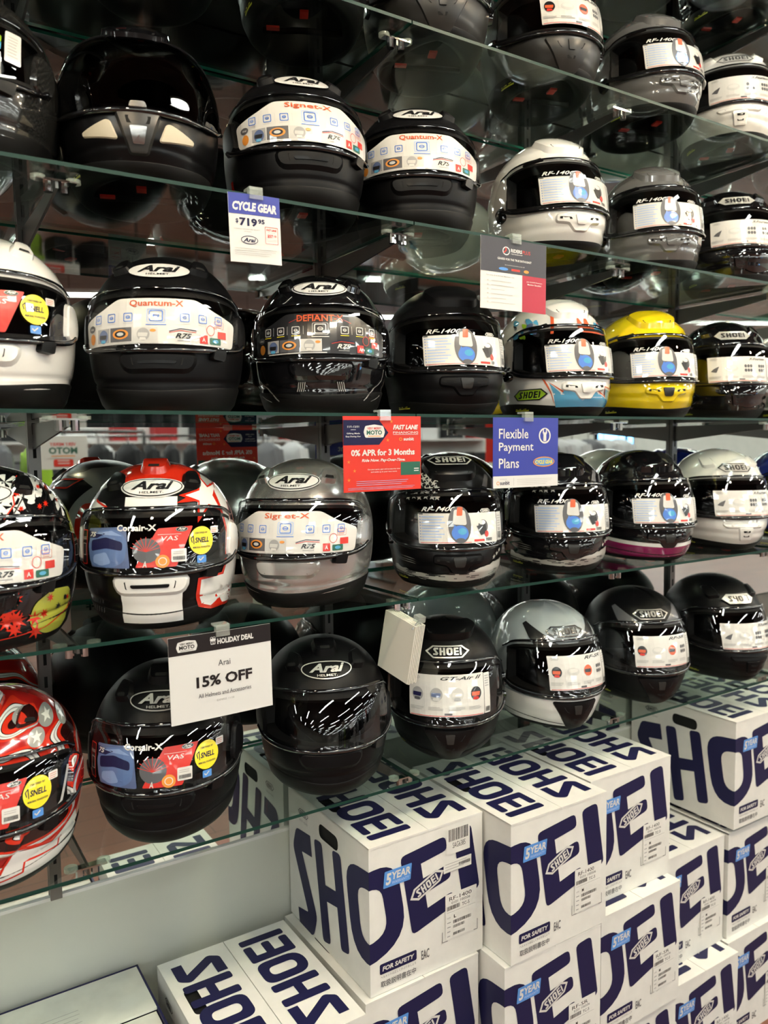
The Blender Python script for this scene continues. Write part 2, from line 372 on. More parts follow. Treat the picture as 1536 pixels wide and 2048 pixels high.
def ring_mesh(name, fm, prof, m):
    """ring round the neck: prof = [(height above zb or absolute, offset)]"""
    V = []; zb = fm.zb(U)
    for k, (t, off) in enumerate(prof): V.append(fm.P(U, zb*t, off))
    V = np.concatenate(V); return mesh_from(name, V, grid_faces(len(prof), NU, True), [m])
def port_loop(fm, n=44, grow=0.):
    A = A_PORT+grow/.13; us = np.linspace(-A, A, n); c = np.clip(us, -A_PORT, A_PORT)
    lo = [(u, fm.zl(q)-grow) for u, q in zip(us, c)]; hi = [(u, fm.zu(q)+grow) for u, q in zip(us[::-1], c[::-1])]; return np.array(lo+hi)
def gasket_mesh(fm):
    L0 = port_loop(fm, 44, -.004); L1 = port_loop(fm, 44, .002); n = len(L0)
    V = np.concatenate([fm.P(L1[:, 0], L1[:, 1], .0004), fm.P(L1[:, 0], L1[:, 1], .0022), fm.P(L0[:, 0], L0[:, 1], .0022), fm.P(L0[:, 0], L0[:, 1], -.024)])
    return mesh_from('eyeport_gasket', V, grid_faces(4, n, True), ['black rubber'], sharp=.7)
def visor_grid(fm, kind):
    side = {'arai': .20, 'aero': .30, 'race': .26, 'tour': .26, 'wide': .28}[kind]; up = {'arai': .012, 'aero': .010, 'race': .008, 'tour': .010, 'wide': .014}[kind]
    A = A_PORT+side; us = np.linspace(-A, A, 61); q = np.clip(us, -A_PORT, A_PORT); e = np.clip((np.abs(us)-A_PORT*.93)/(A-A_PORT*.93), 0, 1)
    sh = np.sqrt(np.maximum(1-e**2.4, .03)); zc = fm.zc-.012*e
    lo = zc+(fm.zl(q)-.007-zc)*sh; hi = zc+(fm.zu(q)+up-zc)*sh; return us, lo, hi
def visor_mesh(fm, kind, m):
    us, lo, hi = visor_grid(fm, kind); V = []; nr = 15
    for i in range(nr): t = i/(nr-1); V.append(fm.P(us, lo+(hi-lo)*t, .0042+.0022*math.exp(-(t/.06)**2)))
    return mesh_from('visor', np.concatenate(V), grid_faces(nr, 61, False), [m])
def visor_rim(fm, kind):
    us, lo, hi = visor_grid(fm, kind); us, lo, hi = us[3:-3], lo[3:-3], hi[3:-3]
    V = []; 
    for dz, h in ((-.0035, .001), (-.0035, .0075), (.001, .0092), (.0045, .0066), (.0045, .005)): V.append(fm.P(us, lo+dz, h))
    n = len(us); F = grid_faces(5, n, False)
    a = np.concatenate(V); V2 = []
    for dz, h in ((-.004, .0046), (-.0008, .0066), (.0012, .0044)): V2.append(fm.P(us, hi+dz, h))
    F += [tuple(i+5*n for i in f) for f in grid_faces(3, n, False)]
    return mesh_from('visor_rim', np.concatenate([a]+V2), F, ['black gloss'])
def pod_mesh(name, fm, outline, h, m, bev=.004, r=.004, slots=(), slotm='gap', base=.0, holes=(), taper=None):
    """raised block lying on the shell; slots are flat near-black faces painting the shade of openings"""
    pts = rpoly(outline, r, 3); a = Art(); a.poly(pts, m, 1)
    xs = [p[0] for p in pts]; ys = [p[1] for p in pts]; b = a.bm(np.arange(min(xs)+.012, max(xs), .012), np.arange(min(ys)+.012, max(ys), .012))
    be = [e for e in b.edges if e.is_boundary]
    for v in b.verts: v.co.z = h
    nv = {}
    for e in be:
        f = e.link_faces[0]; a0, b0 = e.verts; d = (b0.co-a0.co); nn = Vector((d.y, -d.x, 0)).normalized(); cen = f.calc_center_median()
        if nn.dot(a0.co-cen) < 0: nn = -nn
        for v in e.verts: nv[v] = nv.get(v, Vector((0, 0, 0)))+nn
    r_ = bmesh.ops.extrude_edge_only(b, edges=be); new = [g for g in r_['geom'] if isinstance(g, bmesh.types.BMVert)]
    old = {tuple(round(c, 6) for c in v.co): d for v, d in nv.items()}
    for v in new:
        d = old[tuple(round(c, 6) for c in v.co)].normalized(); v.co += d*bev; v.co.z = base
    for k in list(slots):
        sp = rpoly(k, .0015, 2); T = tessellate_polygon([[Vector((p[0], p[1], 0)) for p in sp]]); vs = [b.verts.new((p[0], p[1], h+.0005)) for p in sp]
        for t in T:
            try: b.faces.new([vs[i] for i in t]).material_index = 1
            except ValueError: pass
    b.verts.index_update(); P = np.array([v.co[:] for v in b.verts]); F = [tuple(v.index for v in f.verts) for f in b.faces]; mi = [f.material_index for f in b.faces]; b.free()
    Q = fm.map(P[:, 0], P[:, 1], P[:, 2]); return mesh_from(name, Q, F, [m, slotm], mi, True, .5)
def mirror_pts(p): return [(-x, y) for x, y in p][::-1]
# ------------------------------------------------------------------ labels stuck on the visors
W_, K_ = 'print white', 'print black'
M('print blue steel', (.10, .17, .36), .3, coat=.8); M('print pale steel', (.22, .32, .55), .3, coat=.8)
def icon(a, x, y, s, m, L=3):
    a.frame(x-s/2, y-s/2, s, s, s*.15, s*.09, m, L); a.ell(x, y, s*.24, s*.2, m, L, 10, hole=s*.07); a.rect(x-s*.2, y-s*.05, s*.4, s*.07, m, L)
def helmpic(a, x, y, s, c1, c2, c3, L=3):
    a.ell(x, y, s*.5, s*.55, c1, L, 20); a.poly(rpoly([(x-s*.42, y-s*.18), (x+s*.30, y-s*.22), (x+s*.38, y+s*.12), (x-s*.40, y+s*.15)], s*.08), c2, L+1); a.poly(rpoly([(x-s*.3, y-s*.5), (x+s*.25, y-s*.5), (x+s*.2, y-s*.28), (x-s*.25, y-s*.26)], s*.05), c3, L+1)
def label_banner(title, dark=False):
    def f():
        a = Art(); bg = K_ if dark else W_; ic = W_ if dark else 'print blue'; y0 = .112
        a.poly(rpoly([(-.135, y0), (.135, y0), (.142, y0+.042), (.092, y0+.060), (.060, y0+.078), (-.060, y0+.078), (-.092, y0+.060), (-.142, y0+.042)], .008), bg, 0)
        a.text(title, 0, y0+.061, .080, .0135, 'print orange', 3, 0, .018, 'c')
        for x in (-.102, -.072, -.042, .042, .072, .102):
            icon(a, x, y0+.044, .0150, ic); a.rect(x-.008, y0+.033, .016, .0012, 'print yellow' if dark else 'print light grey', 3); a.rect(x+.0135, y0+.036, .0006, .016, 'print light grey', 3)
        a.frame(-.013, y0+.034, .026, .024, .003, .0012, 'print grey' if dark else 'print pale blue', 3); icon(a, 0, y0+.046, .019, ic); a.rect(-.014, y0+.030, .028, .0015, ic, 3)
        a.ell(-.120, y0+.030, .009, .006, 'print dark grey', 3); a.text('Arai', -.120, y0+.028, .011, .004, W_, 4, .3, .02, 'c')
        a.ell(-.118, y0+.013, .0075, .009, 'print amber', 3)
        for x, wd, c in ((-.103, .027, 'print grey'), (-.074, .038, 'print dark grey'), (-.034, .036, 'print light grey')): a.rect(x, y0+.004, wd, .023, c, 2)
        helmpic(a, -.089, y0+.014, .02, 'print steel blue', K_, 'print sky'); a.ell(-.055, y0+.016, .014, .008, 'print amber', 3); a.ell(-.055, y0+.016, .010, .0055, K_, 4); a.ell(-.055, y0+.016, .006, .003, 'print light grey', 5)
        helmpic(a, -.018, y0+.015, .019, 'print grey', 'print light grey', W_); a.ell(-.004, y0+.021, .004, .0025, 'print amber', 5)
        a.stroke([(.018, y0+.020), (.035, y0+.025), (.060, y0+.023)], .0012, 'print navy', 3); a.stroke([(.018, y0+.018), (.035, y0+.022), (.060, y0+.020)], .001, 'print red', 3)
        a.text('R75', .040, y0+.009, .026, .0085, W_ if dark else K_, 3, .35, .03, 'c'); a.rect(.030, y0+.005, .02, .0012, 'print grey', 3)
        a.rect(.066, y0+.003, .014, .014, 'print red', 3); a.text('A', .073, y0+.006, .006, .007, W_, 4, 0, .03, 'c')
        a.ell(.086, y0+.026, .008, .009, 'print red', 3, 16, hole=.001); a.frame(.093, y0+.030, .020, .013, .002, .0006, 'print orange', 3); a.bars(.096, y0+.038, .014, 3, .003, .0008, 'print orange', 4)
        a.rr(.100, y0+.014, .018, .012, .001, 'print red', 3); a.rr(.084, y0+.003, .022, .011, .002, 'print green', 3); a.ell(.095, y0+.0085, .006, .003, 'print sky', 4)
        a.rect(-.10, y0+.0008, .11, .0018, 'print light grey', 2)
        if dark: a.stroke([(-.055, y0+.060), (-.02, y0+.075), (.02, y0+.074), (.055, y0+.058)], .0008, 'print red', 2)
        return a
    return f
def label_dark_photo(tag=True, full=True):
    def f():
        a = Art(); y0 = .111
        a.frame(-.136, y0+.005, .018, .058, .002, .0016, 'print red', 2); a.rect(-.134, y0+.007, .014, .054, K_, 1); a.text('PINLOCK', -.127, y0+.046, .013, .005, W_, 3, 0, .02, 'c'); a.frame(-.133, y0+.02, .012, .02, .001, .001, W_, 3)
        a.poly(rpoly([(-.113, y0+.066), (-.035, y0+.070), (-.028, y0+.002), (-.105, y0+.003)], .004), 'print steel blue', 1)
        a.poly(rpoly([(-.108, y0+.006), (-.114, y0+.045), (-.090, y0+.063), (-.050, y0+.066), (-.033, y0+.050), (-.036, y0+.012), (-.060, y0+.002)], .012), 'print blue steel', 2); a.poly(rpoly([(-.104, y0+.046), (-.070, y0+.052), (-.040, y0+.044), (-.040, y0+.030), (-.070, y0+.034), (-.104, y0+.028)], .005), 'print navy', 3); a.poly(rpoly([(-.100, y0+.010), (-.098, y0+.022), (-.070, y0+.028), (-.060, y0+.010), (-.08, y0+.005)], .005), 'print pale steel', 3); a.poly([(-.098, y0+.058), (-.06, y0+.063), (-.04, y0+.054), (-.07, y0+.056)], 'print pale steel', 3)
        a.poly([(-.110, y0+.050), (-.112, y0+.062), (-.072, y0+.058), (-.09, y0+.05)], 'print navy', 3); a.text('75', -.100, y0+.052, .016, .008, W_, 4, .3, .03, 'c')
        a.poly(rpoly([(.068, y0+.068), (.012, y0+.066), (-.020, y0+.003), (.040, y0+.003)], .003), 'print red', 1)
        a.ell(-.004, y0+.030, .020, .020, 'print dark grey', 2, 20); 
        for k in range(9):
            t = PI*(.1+.1*k); a.stroke([(-.004, y0+.028), (-.004+.024*math.cos(t), y0+.028+.024*math.sin(t))], .0009, 'print red', 3)
        a.text('Corsair-X', -.020, y0+.062, .060, .011, W_, 4, 0, .03, 'c'); arailogo(a, .049, y0+.063, .019, K_, W_, None, W_, 4)
        a.rect(.012, y0+.055, .036, .0006, W_, 4); a.text('VAS', .030, y0+.045, .026, .0075, W_, 4, .15, .0, 'c')
        a.ell(.019, y0+.012, .0105, .0105, 'print amber', 4); a.ell(.019, y0+.012, .0065, .0065, W_, 5, 16, hole=.0012); a.text('A', -.006, y0+.003, .006, .010, W_, 4, .2, .02, 'c')
        a.ell(.083, y0+.042, .0225, .0235, 'print yellow', 5, 32); a.text('SNELL', .084, y0+.038, .026, .009, 'print navy', 6, .15, .03, 'c'); a.text('CERTIFIED BY', .083, y0+.053, .024, .003, 'print navy', 6, 0, .02, 'c'); a.text('MEMORIAL FOUNDATION', .083, y0+.029, .032, .003, 'print navy', 6, 0, .02, 'c')
        a.stroke([(.066, y0+.039), (.064, y0+.046), (.068, y0+.05), (.069, y0+.036)], .0014, 'print navy', 6)
        a.rr(.074, y0+.005, .017, .012, .002, 'sticker blue', 5); a.stroke([(.077, y0+.012), (.080, y0+.009), (.086, y0+.014)], .0018, W_, 6)
        a.rr(.101, y0+.052, .017, .012, .002, W_, 5); a.bars(.103, y0+.060, .013, 3, .003, .0008, 'print orange', 6)
        if tag: a.rr(.032, y0+.010, .024, .021, .002, W_, 6); a.barcode(.0345, y0+.013, .019, .006, K_, 7); a.bars(.035, y0+.026, .017, 2, .003, .0008, 'print grey', 7)
        return a
    return f
def label_sport(strip=True):
    def f():
        a = Art(); a.T = np.array([[1, 0, 0], [0, 1.16, -.0155], [0, 0, 1.]]); y0 = .108
        a.text('RF-1400', -.072, y0+.0585, .070, .0085, W_, 3, .45, .018)
        a.poly([(-.078, y0+.053), (-.079, y0+.0565), (.003, y0+.0565), (.003, y0+.053)], K_, 1)
        a.poly(rpoly([(-.080, y0), (.092, y0), (.092, y0+.055), (-.080, y0+.055)], .003), W_, 1)
        for i in range(9): a.rect(-.076, y0+.048-i*.0052, .0018, .0018, 'print blue', 3); a.rect(-.072, y0+.048-i*.0052, (.046, .042, .048, .038, .044, .036, .046, .040, .034)[i], .0018, 'print pale blue', 3)
        a.rect(-.076, y0+.0015, .10, .001, 'print red', 3)
        a.ell(.003, y0+.034, .0215, .034, 'print dark grey', 4, 28); a.poly(rpoly([(-.010, y0+.035), (.016, y0+.033), (.014, y0+.060), (-.006, y0+.062)], .005), 'print light grey', 5); a.poly(rpoly([(-.002, y0+.050), (.008, y0+.050), (.010, y0+.066), (0, y0+.066)], .002), 'print orange', 6)
        a.ell(.003, y0+.019, .0155, .014, 'print blue', 5, 20); a.ell(.007, y0+.022, .008, .006, 'print sky', 6); a.poly([(-.012, y0+.022), (-.006, y0+.034), (.002, y0+.024)], 'print blue', 6); a.ell(.003, y0+.006, .008, .004, 'print dark grey', 6)
        a.ell(.052, y0+.030, .012, .012, 'print dark grey', 4, 18); a.poly([(.036, y0+.031), (.058, y0+.034), (.060, y0+.018), (.046, y0+.014)], K_, 5); a.ell(.060, y0+.016, .005, .006, 'print red', 5, 12); a.ell(.050, y0+.037, .008, .004, W_, 5)
        hexlogo(a, .060, y0+.058, .026, K_, W_, W_, 3); a.rr(.030, y0+.003, .024, .004, .001, 'print red', 3); a.barcode(.058, y0+.003, .016, .006, K_, 3)
        if strip:
            a.rr(.093, y0+.002, .018, .052, .001, 'print light grey', 2); a.barcode(.095, y0+.006, .013, .012, K_, 3); a.bars(.095, y0+.046, .013, 6, .0045, .0018, 'print grey', 3); a.ell(.101, y0+.022, .005, .003, 'print grey', 3)
        return a
    return f
def label_photos(title, pics, w=.155, h=.072, x0=-.072, tsize=.05):
    def f():
        a = Art(); y0 = .112; a.rr(x0, y0, w, h, .002, W_, 0)
        a.text(title, x0+w-.006, y0+h-.0115, tsize, .0075, K_, 3, .4, .02, 'r'); hexlogo(a, x0+.016, y0+h-.007, .020, None, 'print grey', 'print grey', 2)
        n = len(pics)
        for i, p in enumerate(pics):
            cx = x0+w*(i+.5)/n; cy = y0+h*.53; s = min(w/n*.62, h*.36)
            if p == 'grey': helmpic(a, cx, cy, s, 'print grey', 'print navy', 'print dark grey', 3)
            if p == 'blue': helmpic(a, cx, cy, s, 'print grey', 'print steel blue', 'print light grey', 3)
            if p == 'pale': helmpic(a, cx, cy, s, 'print light grey', 'print white', 'print grey', 3)
            if p == 'red': helmpic(a, cx, cy, s, 'print orange', K_, 'print orange', 3)
            if p == 'redd': helmpic(a, cx, cy, s, K_, 'print orange', 'print red', 3)
            if p == 'oval': a.ell(cx, cy, s*.6, s*.4, 'print light grey', 3, 18); a.ell(cx, cy+s*.12, s*.45, s*.22, W_, 4, 18)
            if p == 'bits':
                for k in range(6): a.ell(cx+(k % 3-1)*s*.3, cy+(k//3-.5)*s*.5, s*.14, s*.2, 'print dark grey', 3, 8)
            if p == 'pad': a.poly(rpoly([(cx-s*.5, cy-s*.3), (cx+s*.1, cy-s*.45), (cx+s*.4, cy+s*.3), (cx-s*.2, cy+.0)], s*.1), 'print dark grey', 3)
            if i: a.rect(x0+w*i/n, y0+h*.22, .0005, h*.52, 'print light grey', 3)
            a.bars(x0+w*i/n+.003, y0+h*.22, w/n*.8, 3, .0026, .0009, 'print grey', 3, seed=i)
        a.rect(x0+.003, y0+.0015, w-.006, .0012, 'print red', 3); a.rr(x0+w*.47, y0+.004, .014, .004, .001, 'print dark grey', 4)
        a.rr(x0+w+.001, y0+.001, .016, h*.96, .001, W_, 1); a.barcode(x0+w+.003, y0+.004, .012, .010, K_, 3); a.bars(x0+w+.003, y0+h-.010, .012, 5, .005, .002, 'print grey', 3)
        return a
    return f
LABELS = {
 'signet': label_banner('Signet-X'), 'quantum': label_banner('Quantum-X'), 'defiant': label_banner('DEFIANT-X', True),
 'corsair': label_dark_photo(), 'corsair_plain': label_dark_photo(False), 'sport': label_sport(),
 'x14': label_photos('X-Fourteen', ['pad', 'oval', 'bits', 'bits']), 'gt': label_photos('GT-Air II', ['grey', 'blue', 'pale', 'redd'], .160, .086, -.085, .085),
 'sr': label_photos('RF-SR', ['redd', 'oval', 'red', 'bits'], .145, .078, -.058, .055)}
LABEL_LOOK = {'signet': 'curved white visor sticker with orange title and row of blue icons', 'quantum': 'curved white visor sticker with orange title and blue icons', 'defiant': 'curved black visor sticker with orange title and white icons',
 'corsair': 'dark visor sticker with blue helmet picture and yellow round seal', 'corsair_plain': 'dark visor sticker with yellow round seal', 'sport': 'white visor sticker with oval blue helmet picture', 'x14': 'cream visor sticker with four small pictures',
 'gt': 'large white visor sticker with four small helmet pictures', 'sr': 'white visor sticker with red helmet pictures'}

# ------------------------------------------------------------------ helmet builder
def helmet(x, y, z, hd, kind, paint, art=None, logo=None, name='motorcycle_helmet', label='', group='helmets on the glass shelves', scale=1., visor=VISOR, chin=None, extra=None, vents=None, chin_mat=None, side=None):
    fm = cached(('f', kind), lambda: Form(kind)); t = empty(name, (x, y, z), -math.radians(hd), label=label, cat='helmet', group=group); t.scale = (scale,)*3
    link('shell', cached(('s', kind, paint), lambda: shell_mesh(fm, paint)), t)
    link('liner', cached(('l', kind), lambda: liner_mesh(fm)), t)
    link('neck_trim', cached(('n', kind), lambda: ring_mesh('neck_trim', fm, [(1.25, .0006), (1.2, .0016), (.5, .0005), (.08, -.003), (0, -.009), (0, -.024), (.5, -.040), (.9, -.066), (2.2, -.080), (3.4, -.060)], 'black rubber')), t)
    link('eyeport_gasket', cached(('g', kind), lambda: gasket_mesh(fm)), t)
    link('visor', cached(('v', kind, visor.name), lambda: visor_mesh(fm, kind, visor)), t, label='clear glossy visor' if visor is VISOR else 'dark smoked visor')
    link('visor_rim', cached(('vr', kind), lambda: visor_rim(fm, kind)), t)
    if art: link('visor_label', cached(('a', kind, art), lambda: LABELS[art]().on('visor_label', fm.map, .012, base=.0060, dl=.00022)), t, label=LABEL_LOOK[art])
    pv = vents or paint
    def pod(nm, out, h, m, **k): link(nm, cached((nm, kind, m, tuple(map(tuple, out)), h, repr(k)), lambda: pod_mesh(nm, fm, out, h, m, **k)), t)
    C = fm.zc-fm.h0; cv = chin_mat or pv
    if kind == 'arai':
        pod('chin_vent', [(-.052, C-.031), (.052, C-.031), (.060, C-.009), (-.060, C-.009)], .0055, cv, bev=.008, r=.014, slots=[[(-.038, C-.025), (.038, C-.025), (.040, C-.013), (-.040, C-.013)]] if chin != 'closed' else [[(-.040, C-.0290), (.040, C-.0290), (.040, C-.0282), (-.040, C-.0282)]])
        if chin != 'closed': pod('vent_shutter', [(-.028, C-.023), (.028, C-.023), (.030, C-.018), (-.030, C-.018)], .0072, 'black satin', bev=.002, r=.003)
        for sg in (1, -1):
            o = [(.052, .262), (.088, .256), (.080, .292), (.056, .292)]; o = o if sg > 0 else mirror_pts(o)
            s_ = [(.060, .262), (.080, .259), (.078, .266), (.062, .269)]; s_ = s_ if sg > 0 else mirror_pts(s_)
            pod('top_vent', o, .008, pv, bev=.006, r=.008, slots=[s_])
            o = [(.150, C+.012), (.195, C+.02), (.200, C+.062), (.160, C+.075)]; pod('side_pod', o if sg > 0 else mirror_pts(o), .0065, side or paint, bev=.006, r=.016)
        if art == 'corsair' or art is None: pod('crown_vent', [(-.016, .300), (.016, .300), (.020, .335), (-.020, .335)], .012, 'paint red' if side else pv, bev=.008, r=.008, slots=[[(-.008, .302), (.008, .302), (.008, .310), (-.008, .310)]])
        o = [(.088, C-.012), (.112, C-.014), (.116, C+.004), (.092, C+.002)]; pod('visor_latch', o, .0105, 'black satin', bev=.002, r=.004)
        o = [(-.035, .206), (.035, .206), (.030, .212), (-.030, .212)]; pod('brow_slot', o, .0055, 'black satin', bev=.002, r=.003) if False else None
    if kind == 'aero':
        pod('chin_vent', [(-.050, C-.010), (-.052, C-.022), (-.026, C-.026), (-.013, C-.042), (.013, C-.042), (.026, C-.026), (.052, C-.022), (.050, C-.010)], .0045, cv, bev=.005, r=.004,
            slots=[[(-.045, C-.0135), (-.022, C-.0165), (-.020, C-.021), (-.046, C-.0185)], [(.045, C-.0135), (.046, C-.0185), (.020, C-.021), (.022, C-.0165)]])
        pod('chin_vent_button', [(-.013, C-.012), (.013, C-.012), (.009, C-.030), (-.009, C-.030)], .0075, 'gunmetal' if paint not in ('white gloss', 'grey gloss') else paint, bev=.003, r=.003)
        pod('top_scoop', [(-.042, .262), (.042, .262), (.060, .300), (.030, .322), (-.030, .322), (-.060, .300)], .0095, pv, bev=.010, r=.010, slots=[[(-.030, .262), (.030, .262), (.034, .270), (-.034, .270)]])
        for sg in (1, -1):
            o = [(.060, .228), (.105, .218), (.110, .222), (.064, .236)]; pod('brow_vent', o if sg > 0 else mirror_pts(o), .003, 'black matte', bev=.002, r=.002)
            o = [(.168, C+.010), (.186, C+.004), (.196, C+.030), (.178, C+.040)]; pod('pivot_plate', o if sg > 0 else mirror_pts(o), .0085, 'black gloss', bev=.003, r=.006)
    if kind in ('race',):
        pod('chin_vent', [(-.020, C-.020), (.020, C-.020), (.016, C-.052), (-.016, C-.052)], .0045, cv, bev=.004, r=.003, slots=[[(-.011, C-.026), (.011, C-.026), (.010, C-.031), (-.010, C-.031)], [(-.010, C-.038), (.010, C-.038), (.009, C-.042), (-.009, C-.042)]])
        pod('chin_ridge', [(-.058, C-.010), (.058, C-.010), (.050, C-.017), (-.050, C-.017)], .004, cv, bev=.004, r=.003, slots=[[(-.040, C-.0125), (.040, C-.0125), (.036, C-.0150), (-.036, C-.0150)]])
        for sg in (1, -1):
            o = [(.050, .268), (.082, .262), (.086, .296), (.058, .300)]; pod('top_vent', o if sg > 0 else mirror_pts(o), .006, pv, bev=.006, r=.006)
            o = [(.166, C+.022), (.182, C+.020), (.184, C+.036), (.168, C+.038)]; pod('pivot_screw', o if sg > 0 else mirror_pts(o), .0085, 'chrome', bev=.002, r=.008)
    if kind in ('tour',):
        vm = 'black satin' if paint != 'gunmetal' else 'gunmetal'
        pod('chin_vent', [(-.056, C-.009), (.056, C-.009), (.022, C-.074), (-.022, C-.074)], .005, vm, bev=.004, r=.004, slots=[[(-.034, C-.018), (.034, C-.018), (.026, C-.030), (-.026, C-.030)], [(-.012, C-.044), (.012, C-.044), (.010, C-.050), (-.010, C-.050)]])
        pod('chin_vent_bar', [(-.010, C-.016), (.010, C-.016), (.008, C-.034), (-.008, C-.034)], .0075, 'gunmetal', bev=.002, r=.002)
        if extra != 'slashes': pod('top_scoop', [(-.050, .286), (.050, .286), (.074, .306), (.052, .326), (-.052, .326), (-.074, .306)], .015, 'black satin', bev=.007, r=.008, slots=[[(-.036, .287), (.036, .287), (.040, .297), (-.040, .297)]])
        for sg in (1, -1):
            o = [(.170, C+.010), (.186, C+.006), (.194, C+.030), (.176, C+.038)]; pod('pivot_plate', o if sg > 0 else mirror_pts(o), .0085, 'black gloss', bev=.003, r=.006)
    if kind == 'wide':
        pod('chin_shield', [(-.030, C-.002), (.030, C-.002), (.012, C-.060), (-.012, C-.060)], .006, 'gunmetal', bev=.005, r=.003, slots=[[(-.018, C-.008), (.018, C-.008), (.016, C-.020), (-.016, C-.020)]])
        pod('chin_insert', [(-.012, C-.024), (.012, C-.024), (.008, C-.048), (-.008, C-.048)], .008, 'steel', bev=.002, r=.002)
        pod('visor_tab', [(-.012, C+.004), (.012, C+.004), (.009, C+.014), (-.009, C+.014)], .010, 'steel', bev=.003, r=.003)
        for sg in (1, -1):
            o = [(.034, C-.040), (.092, C-.030), (.094, C-.025), (.050, C-.012), (.044, C-.014)]; pod('mesh_vent', o if sg > 0 else mirror_pts(o), .0022, 'mesh cream', bev=.002, r=.003)
        pod('top_scoop', [(-.040, .258), (.040, .258), (.056, .29), (.03, .315), (-.03, .315), (-.056, .29)], .010, 'black gloss', bev=.008, r=.010, slots=[[(-.026, .261), (.026, .261), (.028, .268), (-.028, .268)]])
    # retention strap with its pull tab and the printed warning at the rim
    mb = MB(); mb.tube([(-.098, .01, .03), (-.07, .0, -.0 + .012), (0, -.01, .010), (.07, .0, .012), (.098, .01, .03)], .006, 'black rubber', 6); mb.build('chin_strap', t, True) if False else link('chin_strap', cached('strap', lambda: mb.mesh('chin_strap', True)), t)
    def tab():
        q = MB(); q.box((-.008, -.085, .006), (.008, -.060, .010), 'red tab'); q.box((-.07, -.02, .008), (-.045, -.008, .012), 'red tab'); return q.mesh('pull_tab')
    link('pull_tab', cached('tab', tab), t, label='red pull tab')
    if kind != 'arai':
        def wl():
            a = Art(); a.rect(-.150, .0215, .035, .003, 'warning yellow', 1); a.rect(-.150, .0262, .028, .0016, 'warning yellow', 1); return a.on('warning_print', fm.map, .012)
        link('warning_print', cached(('wl', kind), wl), t)
    else:
        def wl():
            a = Art(); a.rr(-.182, .052, .010, .022, .003, 'paint red', 1); return a.on('side_badge', fm.map, .012)
        if paint in ('black matte',): link('side_badge', cached(('wb', kind), wl), t, label='small red side badge')
    if logo:
        def lg():
            a = Art(); s, f_ = logo
            if s == 'arai': arailogo(a, 0, .258, .101, *f_)
            if s == 'hex': hexlogo(a, 0, {'aero': .300, 'tour': .250}.get(kind, .256), .094, *f_)
            return a.on('brand_logo', fm.map, .006, base={'aero': .0120, 'race': .0042}.get(kind, .0014), dl=.0007)
        link('brand_logo', cached(('lg', kind, logo), lg), t)
    return t, fm
SH = {'S0': 1.157, 'S1': .791, 'S2': .424, 'S3': .059, 'S4': -.305, 'S5': -.676}
GT = .006
for k in SH: SH[k] += ZC
def P(u, v, D):                                     # point where the sight line of a picture point meets the plane y = D
    d = _f+CR*((u-768)/FPX)-CU*((v-1024)/FPX); return Vector((0, 0, ZC))+d*(D/d.y)
HY = 1.446
ARAI_SIL = ('arai', (None, 'print silver', None, 'print silver')); ARAI_WH = ('arai', ('paint white', K_, 'paint white', K_)); ARAI_PALE = ('arai', (None, 'paint white', 'paint white', K_)); ARAI_DK = ('arai', (None, 'paint grey', None, 'paint grey'))
HX_O = ('hex', (None, 'print silver', 'print silver')); HX_F = ('hex', ('print silver', 'print silver', K_)); HX_K = ('hex', (None, K_, K_))
HX_D = ('hex', (None, 'paint grey', 'paint grey'))
